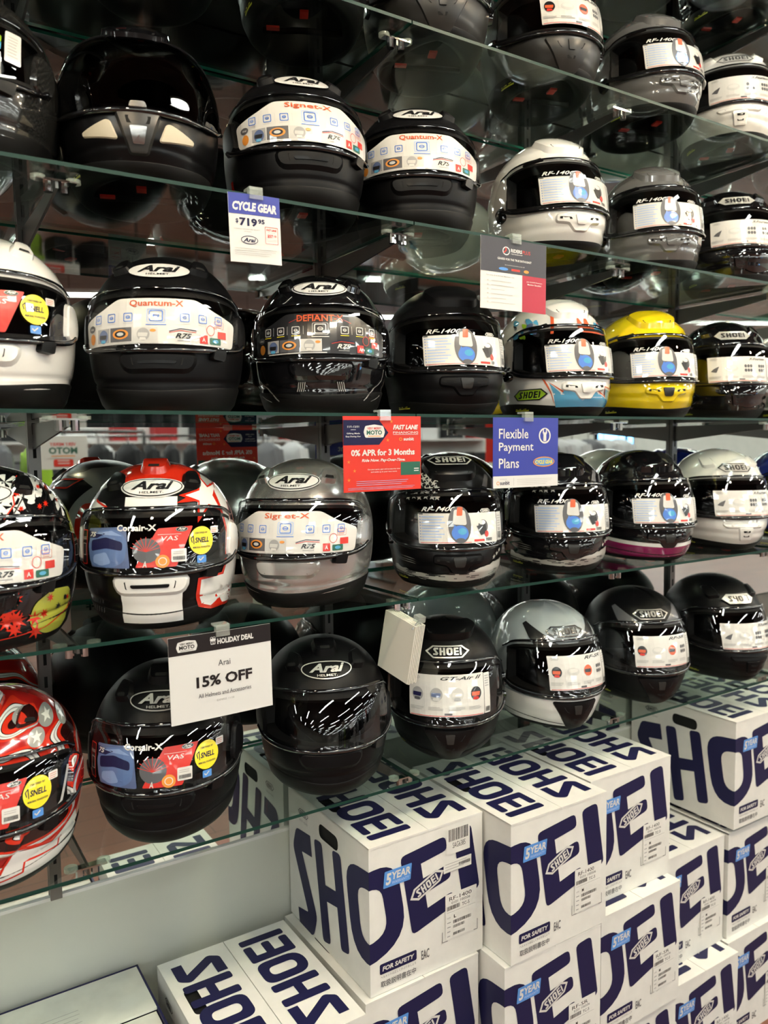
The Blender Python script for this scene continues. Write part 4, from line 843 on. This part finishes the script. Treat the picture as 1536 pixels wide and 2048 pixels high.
def d_red(a, W, H):
    a.poly([(0, H*.62), (W*.44, H*.62), (W*.56, H*.78), (W*.44, H*.95), (0, H*.95)], 'print navy', 1)
    a.text('11/1-12/31', W*.12, H*.85, W*.14, H*.025, 'sign white', 3, 0, .02, 'c'); a.rect(W*.09, H*.82, W*.06, H*.006, 'sign white', 3); a.text('Gifting Made', W*.12, H*.76, W*.16, H*.024, 'sign white', 3, 0, .02, 'c'); a.text('Easy During Our', W*.12, H*.72, W*.18, H*.024, 'sign white', 3, 0, .02, 'c')
    moto_badge(a, W*.38, H*.79, W*.27)
    a.text('FAST LANE', W*.62, H*.82, W*.34, H*.065, 'sign white', 3, .25, .05); a.text('FINANCING', W*.62, H*.765, W*.34, H*.03, 'sign white', 3, 0, .01); a.rect(W*.62, H*.75, W*.34, H*.005, 'sign white', 3)
    a.text('sunbit', W*.76, H*.67, W*.14, H*.045, 'sign white', 3, 0, .03); a.ell(W*.72, H*.69, W*.022, H*.022, 'print amber', 3, 16, hole=W*.008)
    a.text('0% APR for 3 Months', W*.5, H*.475, W*.82, H*.085, 'sign white', 3, 0, .035, 'c'); a.text('Ride Now. Pay-Over-Time.', W*.5, H*.385, W*.56, H*.05, 'sign white', 3, .2, .03, 'c')
    a.text('Get your parts, gear and accessories now', W*.5, H*.28, W*.42, H*.022, 'sign white', 3, 0, .01, 'c'); a.text('and settle up in your next move.', W*.5, H*.245, W*.34, H*.022, 'sign white', 3, 0, .01, 'c')
    a.rect(W*.72, H*.20, W*.27, H*.18, 'print green', 2); a.bars(W*.90, H*.28, W*.07, 2, H*.03, H*.012, 'sign white', 3)
    a.bars(W*.15, H*.135, W*.7, 3, H*.025, H*.005, 'print pale blue', 3); a.bars(W*.05, H*.05, W*.9, 2, H*.02, H*.004, 'print pale blue', 3)
    for x, y in ((.13, .28), (.06, .40), (.06, .16), (.55, .68), (.60, .93)): star(a, W*x, H*y, W*.024, 'print amber', 3, 0, .3)
def d_blue(a, W, H):
    a.rect(0, 0, W, H*.17, 'sign white', 1)
    for i, t in enumerate(('Flexible', 'Payment', 'Plans')): a.text(t, W*.08, H*(.70-.21*i), W*(.44, .52, .30)[i], H*(.14, .155, .14)[i], 'sign white', 3, 0, .012)
    a.ell(W*.78, H*.74, W*.095, H*.115, 'sign white', 2, 28, hole=W*.02); a.ell(W*.78, H*.79, W*.036, H*.042, 'sign white', 3); a.rect(W*.765, H*.79, W*.03, H*.05, 'sign blue', 4); a.rr(W*.757, H*.66, W*.046, H*.12, .002, 'sign white', 3)
    a.ell(W*.77, H*.36, W*.17, H*.075, 'print amber', 2, 28, hole=W*.012); a.ell(W*.77, H*.36, W*.15, H*.06, 'sticker blue', 3); a.text('CYCLE GEAR', W*.77, H*.33, W*.28, H*.055, 'print yellow', 4, .1, .04, 'c')
    a.ell(W*.07, H*.07, W*.022, H*.026, 'print amber', 3, 16, hole=W*.006); a.text('sunbit', W*.10, H*.045, W*.14, H*.055, 'print navy', 3, 0, .02); a.text('POWERED BY', W*.15, H*.12, W*.10, H*.012, 'print grey', 3, 0, 0, 'c'); a.rect(W*.30, H*.03, W*.003, H*.11, 'print grey', 3); a.bars(W*.35, H*.11, W*.58, 4, H*.025, H*.007, 'print light grey', 3)
def d_sale(a, W, H):
    a.rect(0, H*.79, W, H*.21, 'print black', 1); moto_badge(a, W*.17, H*.88, W*.20, False)
    a.frame(W*.395, H*.86, W*.045, H*.045, .001, W*.006, 'sign white', 3); a.rect(W*.39, H*.905, W*.055, H*.018, 'sign white', 3); a.rect(W*.415, H*.86, W*.006, H*.07, 'sign white', 4); a.ell(W*.405, H*.935, W*.013, H*.014, 'sign white', 3, 12, hole=W*.004); a.ell(W*.43, H*.935, W*.013, H*.014, 'sign white', 3, 12, hole=W*.004)
    a.text('HOLIDAY DEAL', W*.46, H*.855, W*.36, H*.065, 'sign white', 3, 0, .045)
    a.text('Arai', W*.52, H*.60, W*.12, H*.07, 'print dark grey', 3, 0, .005, 'c'); a.text('15% OFF', W*.52, H*.38, W*.55, H*.13, K_, 3, 0, .035, 'c')
    a.text('All Helmets and Accessories', W*.52, H*.26, W*.52, H*.050, 'print dark grey', 3, 0, .005, 'c'); a.text('EXPIRES 11/28', W*.52, H*.19, W*.17, H*.022, 'print grey', 3, 0, 0, 'c')
sign('price_sign', [(458, 384), (561, 397), (562, 531), (460, 521)], 'sign white', d_price, 'small blue and white price tag reading 719.95 on the shelf edge', .3)
sign('membership_sign', [(963, 470), (1096, 492), (1088, 629), (960, 614)], 'sign white', d_plus, 'dark, white and wine red membership sign under the white helmet', .2)
sign('sale_sign', [(685, 832), (845, 833), (840, 977), (690, 986)], 'sign red', d_red, 'red sign offering 0% APR for 3 Months', .4)
sign('payment_sign', [(988, 836), (1120, 835), (1112, 972), (985, 976)], 'sign blue', d_blue, 'blue sign reading Flexible Payment Plans', .2)
sign('discount_sign', [(336, 1275), (543, 1249), (543, 1408), (343, 1457)], 'sign white', d_sale, 'white paper with black header reading 15% OFF', .2)
# stack of blank cards seen edge on
c0 = P(828, 1248, 1.262); t = empty('card_stack', c0, label='stack of blank cream cards hanging edge-on from the lower shelf corner', cat='cards'); t.rotation_euler = (0, math.radians(13), math.radians(-82))
for k in range(6):
    q = MB(); V, F = box_vf((-.086, k*.0045, -.128-.002*(k % 2)), (.006, k*.0045+.0032, -.004)); q.add(V, F, 'card cream'); q.build('card', t)
q = MB(); q.tube([(0, -.003, -.012), (0, .012, .006), (0, .026, -.012)], .0012, 'steel', 6); q.build('ring', t, True)
q = MB(); q.box((-.008, .004, .004), (.010, .020, .016), 'clear rubber'); q.build('clip', t)

# ------------------------------------------------------------------ cartons
BW, BD, BH = .288, .360, .310
NV = 'print navy'
def carton_meshes():
    R = {}
    def pane(o, ex, ey, w_, h_, holes=(), nm='panel'):
        a = Art(); a.poly([(0, 0), (w_, 0), (w_, h_), (0, h_)], 'carton white', 0, holes); return a.on(nm, plane_map(o, ex, ey), base=0)
    q = MB(); q.box((.003, .003, .002), (BW-.003, BD-.003, BH-.006), 'gap'); R['core'] = q.mesh('dark_interior')  # black box added to paint the shaded interior behind the handle holes
    hole = rpoly([(BD*.42, BH-.062), (BD*.42+.085, BH-.062), (BD*.42+.085, BH-.030), (BD*.42, BH-.030)], .015, 4)
    R['front'] = pane((0, 0, 0), (1, 0, 0), (0, 0, 1), BW, BH); R['back'] = pane((BW, BD, 0), (-1, 0, 0), (0, 0, 1), BW, BH)
    R['left'] = pane((0, BD, 0), (0, -1, 0), (0, 0, 1), BD, BH, [hole]); R['right'] = pane((BW, 0, 0), (0, 1, 0), (0, 0, 1), BD, BH, [[(BD-x, y) for x, y in hole][::-1]])
    # two top flaps with real thickness, hinged at the sides
    def flap(x0, x1, hl):
        q = MB(); z0, z1 = BH-.004, BH; loops = [[(x0, -.001), (x1, -.001), (x1, BD), (x0, BD)]]+([hl] if hl else [])
        a = Art(); a.poly(loops[0], 'carton white', 0, loops[1:]); b = a.bm(); b.verts.index_update()
        for v in b.verts: q.V.append((v.co.x, v.co.y, z1))
        q.F += [tuple(v.index for v in f.verts) for f in b.faces]; q._m('carton white'); q.mi = [0]*len(q.F)
        n = len(q.V); V, F = box_vf((x0, -.001, z0), (x1, BD, z1)); q.add(V, [f for i, f in enumerate(F) if i not in (0, 1)], 'carton white')
        b.free(); return q
    hp = rpoly([(.018, BD*.48), (.044, BD*.48), (.044, BD*.48+.080), (.018, BD*.48+.080)], .012, 4)
    R['flapL'] = flap(0, BW/2-.0008, hp).mesh('flap'); R['flapR'] = flap(BW/2+.0008, BW, None).mesh('flap')
    # giant lettering turning the corner: base line and top line both climb toward the right
    a = Art(); h = .19
    for ch, x_, w_, t in (('S', -.330, .098, .040), ('H', -.215, .118, .036), ('O', -.080, .158, .042), ('E', .088, .112, .045), ('I', .220, .05, .052)): letters(a, x_, 0, ch, [w_], 0, h, t, NV)
    for i, (x, y, L) in enumerate(a.V):
        k = y/h; z = (1-k)*(.072+.27*x)+k*(.260+.12*x); a.V[i] = (x-.16*(z-(.166+.195*x)), z, L)
    def wrap(x, y, hh):
        X = np.where(x > 1e-6, x, 0)+np.where(x < -1e-6, -hh, 0)+np.where(np.abs(x) <= 1e-6, -hh, 0); Y = np.where(x < -1e-6, -x, 0)+np.where(x > -1e-6, -hh, 0); return np.stack([X, Y, y], -1)
    R['wrap'] = a.on('big_lettering', wrap, cx=[0.0], cy=[.0, BH], base=.0005)
    a = Art(); fx = plane_map((0, 0, 0), (1, 0, 0), (0, 0, 1))
    hexlogo(a.xf(.140, .192, math.radians(24)), 0, 0, .094, NV, W_, W_, 3, ring=.085); a.xf(); R['badge'] = a.on('logo_badge', fx, base=.0005); a = Art()
    a.rr(.022, .040, .090, .022, .004, NV, 1); a.text('FOR SAFETY', .067, .046, .078, .010, W_, 3, .15, .04, 'c')
    a.text('ヘルメットは正しくかぶりましょう', .024, .031, .086, .0055, 'print dark grey', 1); a.text('取扱説明書在中', .024, .012, .086, .0135, 'print dark grey', 1, 0, .01)
    R['safety'] = a.on('safety_print', fx, base=.0005); a = Art(); a.text('EAC', .124, .034, .020, .020, 'print dark grey', 1, 0, .01); R['eac'] = a.on('conformity_mark', fx, base=.0005); a = Art()
    a.stroke([(.178, .075), (.178, .052), (.192, .052)], .0012, 'print dark grey', 4); R['corner'] = a.on('corner_mark', fx, base=.0005); a = Art(); a.stroke([(.262, .052), (.272, .052), (.272, .075)], .0012, 'print dark grey', 4)
    R['corner2'] = a.on('corner_mark', fx, base=.0005)
    a = Art(); a.xf(.0, BH-.092, 0); a.poly(rpoly([(.032, 0), (.098, 0), (.102, .034), (.036, .034)], .002), 'sticker blue', 5); a.text('5', .038, .005, .014, .024, W_, 6, .15, .04); a.text('YEAR', .053, .013, .045, .016, W_, 6, .15, .03); a.text('WARRANTY', .053, .004, .042, .006, 'print pale blue', 6, .15, .02)
    R['sticker'] = a.on('warranty_sticker', fx, base=.0005)
    def ship(kind):
        a = Art(); a.rr(.186, .054, .084, .100, .001, 'carton white', 6); x0 = .190
        a.text(('RF-1400', 'RF-1400', 'RF-SR')[kind], x0+.006, .138, .060 if kind == 0 else .050, .0085, K_, 7, 0, .0); a.text('0101 100506', x0+.012, .130, .050, .0055, 'print dark grey', 7); a.barcode(x0, .118, .034, .009, K_, 7, seed=kind); a.text('TC-5', x0+.040, .118, .020, .007, K_, 7)
        a.rect(x0, .113, .076, .0005, 'print grey', 7); a.text('L' if kind == 0 else 'M', x0+.018, .098, .006, .007, K_, 7, 0, .03); a.text('SIZE', x0, .100, .009, .003, 'print grey', 7); a.barcode(x0+.016, .086, .048, .007, K_, 7, seed=3); a.barcode(x0+.016, .076, .030, .006, K_, 7, seed=4); a.barcode(x0+.016, .060, .030, .006, K_, 7, seed=5); a.bars(x0, .090, .010, 4, .010, .002, 'print grey', 7)
        if kind == 0:
            a.rr(.190, BH-.070, .062, .058, .001, 'carton white', 6); a.barcode(.196, BH-.042, .050, .026, K_, 7, seed=6); a.text('SAG6385', .206, BH-.058, .034, .012, K_, 7, 0, .0); a.rr(.182, BH-.108, .074, .024, .001, 'carton white', 6); a.bars(.186, BH-.090, .06, 4, .006, .001, 'print grey', 7); a.barcode(.222, BH-.100, .03, .007, K_, 7)
        return a.on('shipping_label', fx, base=.0005)
    for k in range(3): R['ship%d' % k] = ship(k)
    a = Art(); hexlogo(a.xf(BD-.335+.03, BH-.040, 0), .022, 0, .050, None, 'print dark grey', 'print dark grey', 1); a.text('SAFETY HELMET', .0, -.022, .044, .005, 'print grey', 1)
    R['side_print'] = a.on('side_print', plane_map((0, BD, 0), (0, -1, 0), (0, 0, 1)), base=.0005)
    a = Art(); x0 = BD-.030
    for o, ex, ey, nm in (((.020, BD-.026, BH), (0, -1, 0), (1, 0, 0), 'topL'), ((BW-.020, .026, BH), (0, 1, 0), (-1, 0, 0), 'topR')):
        a = Art(); letters(a, 0, 0, 'SHOEI', [.066, .070, .072, .058, .024], .006, .100, .022, NV, 1)
        me = a.on('flap_lettering', plane_map(o, ex, ey), base=.0004)
        R[nm] = me
    return R
CM = carton_meshes()
def carton(x, y, ztop, rz, kind, label, twist=0):
    t = empty('helmet_carton', (x, y, ztop-BH), math.radians(rz), label=label, cat='box', group='white cartons stacked below the shelves')
    link('dark_interior', CM['core'], t)
    for k, nm in (('front', 'panel'), ('back', 'panel'), ('left', 'panel'), ('right', 'panel')): link(nm, CM[k], t)
    fl = link('flap', CM['flapL'], t); link('flap_lettering', CM['topL'], fl); fr = link('flap', CM['flapR'], t); link('flap_lettering', CM['topR'], fr)
    link('big_lettering', CM['wrap'], t); [link(CM[k].name.split('.')[0], CM[k], t) for k in ('badge', 'safety', 'eac', 'corner', 'corner2')]; link('warranty_sticker', CM['sticker'], t, label='light blue 5 YEAR sticker'); link('shipping_label', CM['ship%d' % kind], t); link('side_print', CM['side_print'], t)
    return t
T1, T2, T3 = ZC-.788, ZC-.788-BH-.001, ZC-.788-2*BH-.002
F0 = T3-BH
cartons = [
 (.775, 1.288, T1, 0, 0, 'front left carton of the tall row with SAG6385 barcode label'),
 (.758, 1.280, T2, .6, 1, 'carton under the SAG6385 barcode carton'),
 (.760, 1.285, T3, 0, 2, 'bottom carton of the left tall stack'),
 (1.073, 1.207, T1, 0, 1, 'top carton of the second stack, standing farthest forward'),
 (1.058, 1.210, T2, -.5, 2, 'second carton down in the second stack with RF-SR label'),
 (1.060, 1.215, T3, 0, 1, 'bottom carton of the second stack'),
 (1.368, 1.262, T1, 0, 1, 'top carton of the third stack, right of the forward one'),
 (1.364, 1.222, T2, .5, 2, 'second carton of the third stack, jutting forward below the top one'),
 (1.362, 1.230, T3, 0, 1, 'bottom carton of the third stack'),
 (1.664, 1.305, T2, 0, 1, 'top carton of the low fourth stack between two taller stacks'),
 (1.654, 1.250, T3, -.4, 1, 'bottom carton of the low fourth stack, jutting forward'),
 (1.972, 1.290, T1+.012, 0, 1, 'top carton of the rightmost near stack, big O on its corner'),
 (1.965, 1.300, T2, .4, 1, 'middle carton of the rightmost near stack'),
 (1.950, 1.285, T3, 0, 2, 'bottom carton of the rightmost near stack'),
 (2.275, 1.290, T1, 0, 1, 'top carton beyond the rightmost near stack, cut by the frame'),
 (2.270, 1.290, T2, 0, 2, 'middle carton beyond the rightmost near stack'),
 (2.265, 1.285, T3, 0, 1, 'bottom carton beyond the rightmost near stack'),
 (.436, 1.222, ZC-1.068, .0, 1, 'lone low carton at bottom centre left with two lettered flaps'),
 (.440, 1.240, ZC-1.068-BH-.001, 0, 2, 'carton hidden under the lone low carton'),
]
for c in cartons: carton(*c)
# the base on the floor that carries the cartons
q0 = ZC-1.068-2*BH-.002
slab('carton_riser', (.43, 1.235, F0), (.74, 1.62, q0-.0005), 'carton white', label='flat white riser under the lone low carton', cat='riser')
# open carton at the lower left
t = empty('open_carton', (.075, 1.26, ZC-1.43), label='open white carton with dark blue rim at the lower left corner', cat='box')
q = MB(); w_, d_, h_ = .335, .375, .345
for a_, b_ in (((0, 0, 0), (.004, d_, h_)), ((w_-.004, 0, 0), (w_, d_, h_)), ((0, 0, 0), (w_, .004, h_)), ((0, d_-.004, 0), (w_, d_, h_)), ((0, 0, 0), (w_, d_, .004))): q.box(a_, b_, 'print navy')
q.build('box_body', t)
q = MB(); q.box((.004, d_*.60, h_-.006), (w_-.004, d_-.004, h_-.001), 'carton inside'); q.build('inner_flap', t)
q = MB(); q.box((.004, .004, h_-.012), (w_-.006, d_*.60-.001, h_-.008), 'carton inside'); q.box((.070, d_*.22, h_-.0085), (w_-.09, d_*.60, h_-.0065), 'carton inside'); q.build('inner_flap', t)
a = Art(); a.xf(0, 0); 
for i, (x_, l_) in enumerate(((.10, .10), (.10, .10), (.065, .13), (.11, .09), (.082, .12))): a.rect(x_, d_*.80-i*.012, l_, .0012, 'print grey', 1)
a.ell(w_-.045, d_*.44, .010, .009, 'gap', 1, 24); a.rect(.10, d_*.62, .11, .001, 'print dark grey', 1)
link('flap_print', a.on('flap_print', plane_map((0, 0, h_-.001), (1, 0, 0), (0, 1, 0)), base=.0004), t)
slab('carton_riser', (.07, 1.25, F0), (.42, 1.64, ZC-1.4305), 'carton white', label='flat white riser under the open carton', cat='riser')

# ------------------------------------------------------------------ ceiling lights and the store across the aisle
def tube_fix():
    q = MB(); q.box((-1.22, -.09, 0), (1.22, .09, .05), 'paint white'); h = q.mesh('housing'); q = MB(); q.box((-1.2, -.07, -.006), (1.2, .07, .0), 'tube light'); return h, q.mesh('diffuser')
for j, y in enumerate((.1, -2.1, -4.3, -6.5, -8.7, -10.9, -13.1, -15.3, -17.5, -19.7)):
    for i in range(10):
        t = empty('ceiling_light', (-9+3.4*i+1.3*(j % 2), y, 3.55), math.radians(25), label='%s long ceiling tube light from the left in the %s row out from the shelf' % (ORD[i], ORD[j]), cat='light', group='ceiling tube lights of the %s row' % ORD[j])
        h, d = cached('tf', tube_fix); link('housing', h, t); link('diffuser', d, t)
        def hg():
            q = MB(); q.tube([(-.5, 0, .05), (-.5, 0, .55)], .004, 'steel', 5); q.tube([(.5, 0, .05), (.5, 0, .55)], .004, 'steel', 5); return q.mesh('hanger')
        link('hanger', cached('hg', hg), t)
def spot():
    q = MB(); q.tube([(0, 0, .16), (0, 0, .0)], [.045, .055], 'black matte', 16, False); q.tube([(0, 0, .16), (0, 0, .34)], .01, 'black matte', 8); b = q.mesh('housing', True); q = MB(); q.tube([(0, 0, .012), (0, 0, .018)], .042, 'warm lamp', 16); return b, q.mesh('bulb')
for i in range(8):
    t = empty('spotlight', (-1.2+i*.95, .35, 3.05), label='%s black ceiling spotlight from the left above the shelf front' % ORD[i], cat='light', group='spotlights above the shelf'); t.rotation_euler = (math.radians(24), 0, 0)
    b, d = cached('sp', spot); link('housing', b, t); link('bulb', d, t)
slab('track_rail', (-2.2, .18, 3.40), (6.6, .22, 4.10), 'black matte', label='black track carrying the spotlights', cat='rail')
# racks of clothes, gondolas, posters seen in the mirror
def garment(col):
    def f():
        q = MB(); rows_ = []
        for z, w_, d_ in ((0, .05, .03), (-.04, .17, .05), (-.10, .21, .07), (-.35, .19, .08), (-.72, .21, .09)):
            rows_.append([(sx*w_*math.cos(0), sy*d_, z) for sx, sy in ((-1, -.4), (-.5, -1), (.5, -1), (1, -.4), (1, .4), (.5, 1), (-.5, 1), (-1, .4))])
        V = [p for r in rows_ for p in r]; F = grid_faces(5, 8, True); q.add(V, F+[tuple(range(32, 40))], col)
        for s in (-1, 1): q.tube([(s*.17, 0, -.07), (s*.24, 0, -.28), (s*.25, -.02, -.56)], [.055, .048, .036], col, 8)
        q.tube([(0, 0, .0), (0, 0, .06), (0, .02, .08)], .004, 'steel', 5); return q.mesh('garment', True)
    return f
M('cloth black', (.015, .015, .017), .8); M('cloth red', (.35, .02, .02), .7); M('cloth grey', (.16, .16, .17), .8); M('cloth white', (.6, .6, .6), .8); M('cloth blue', (.03, .07, .22), .8); M('cloth hi-vis', (.35, .6, .03), .7)
names_c = {'cloth black': 'black', 'cloth red': 'red', 'cloth grey': 'grey', 'cloth white': 'white', 'cloth blue': 'blue', 'cloth hi-vis': 'bright yellow-green'}
rnd = random.Random(3)
for ri, (x, y, n) in enumerate(((1.0, -3.0, 7), (3.4, -2.7, 7), (5.9, -2.4, 7), (2.2, -5.0, 7), (4.6, -5.2, 7))):
    t = empty('clothes_rack', (x, y, 0), label='steel clothes rack across the aisle, %s' % ('left front', 'middle front', 'right front', 'left rear', 'right rear')[ri], cat='rack', group='clothes racks across the aisle')
    q = MB()
    for s in (-1, 1): q.tube([(s*.8, 0, .03), (s*.8, 0, 1.86)], .014, 'steel', 8); q.box((s*.8-.02, -.3, 0), (s*.8+.02, .3, .03), 'steel')
    q.build('upright', t); q = MB(); q.tube([(-.8, 0, 1.86), (.8, 0, 1.86)], .014, 'steel', 8); q.build('crossbar', t)
    for k in range(n):
        c = rnd.choice(['cloth black']*8+['cloth grey']*4+['cloth white']*3)
        if (ri, k) == (0, 3): c = 'cloth hi-vis'
        o = link('hanging_jacket', cached(('gm', c), garment(c)), None, label='%s jacket, %s from the left on the %s clothes rack' % (names_c[c], ORD[k], ('left front', 'middle front', 'right front', 'left rear', 'right rear')[ri]), cat='jacket', group='jackets on the %s rack' % ('left front', 'middle front', 'right front', 'left rear', 'right rear')[ri])
        o.location = (x-.68+k*1.36/(n-1), y, 1.765); o.rotation_euler = (0, 0, PI/2+rnd.uniform(-.15, .15))
for gi, x in enumerate((.6, 3.0, 5.4, 7.8)):
    pos = ('leftmost', 'second from left', 'third from left', 'rightmost')[gi]
    t = empty('display_shelving', (x, -7.45, 0), label='white freestanding display shelving across the store, %s bay' % pos, cat='shelving', group='white shelving across the store')
    q = MB(); q.box((-1.1, 0, 0), (1.1, .05, 2.1), 'paint white'); q.build('back_panel', t)
    for z in (.3, .8, 1.3, 1.8): q = MB(); q.box((-1.1, .05, z), (1.1, .45, z+.03), 'paint white'); q.build('shelf_board', t)
    for zi, z in ((2, 1.3305), (3, 1.8305)):
        for k in range(4):
            q = MB(); hh = rnd.uniform(.16, .30); c_ = rnd.choice(['cloth black', 'cloth grey', 'cloth red', 'sign white', 'cloth black']); q.box((-.15, -.12, 0), (.15, .12, hh), c_); q.build
            q2 = MB(); q2.box((-.152, -.122, hh), (.152, .122, hh+.02), 'cloth black')
            o = q.build('stock_box', None, label='%s stock box on the %s board of the %s shelving bay' % (ORD[k], ('', '', 'third', 'top')[zi], pos), cat='box', group='stock boxes on the shelving across the store'); o.location = (x-.80+k*.53, -7.2, z); q2.build('lid', o)
slab('window_1', (14.0, -21.88, 1.0), (18.0, -21.84, 3.0), 'window glow', kind='structure')
t = empty('wall_screen', (9.7, -5.2, 1.75), label='bright blue video screen across the store', cat='screen'); q = MB(); q.box((-.42, -.03, -.27), (.42, .03, .27), 'black gloss'); q.build('bezel', t); q = MB(); q.box((-.39, .031, -.24), (.39, .034, .24), 'screen'); q.build('display', t); q = MB(); q.tube([(0, 0, -1.75), (0, 0, -.27)], .03, 'steel', 8); q.build('post', t)
def poster(x, y, z, w_, h_, kind, label):
    t = empty('hanging_poster', (x, y, z), label=label, cat='poster')
    q = MB(); q.box((-w_/2, -.004, -h_/2), (w_/2, .004, h_/2), 'sign white' if kind == 0 else 'sign red'); q.build('board', t)
    a = Art(); a.xf(0, 0)
    if kind == 0: moto_badge(a, 0, h_*.08, w_*.8); a.rr(-w_*.2, -h_*.42, w_*.4, h_*.22, .01, 'sign red', 2); a.bars(-w_*.12, -h_*.26, w_*.25, 2, h_*.08, h_*.03, 'sign white', 3)
    link('print', a.on('print', plane_map((w_*0, .005, 0), (-1, 0, 0), (0, 0, 1)), base=.0006), t) if kind == 0 else None
    q = MB(); q.tube([(0, 0, h_/2), (0, 0, 4.1-z)], .003, 'steel', 5); q.build('wire', t)
pp = P(126, 905, 4.3); poster(pp.x, 3.324-4.3, pp.z, .24, .17, 0, 'cream hanging poster with red and green holiday badge')
poster(5.2, -2.6, 1.9, .5, .7, 1, 'plain red hanging poster across the aisle')
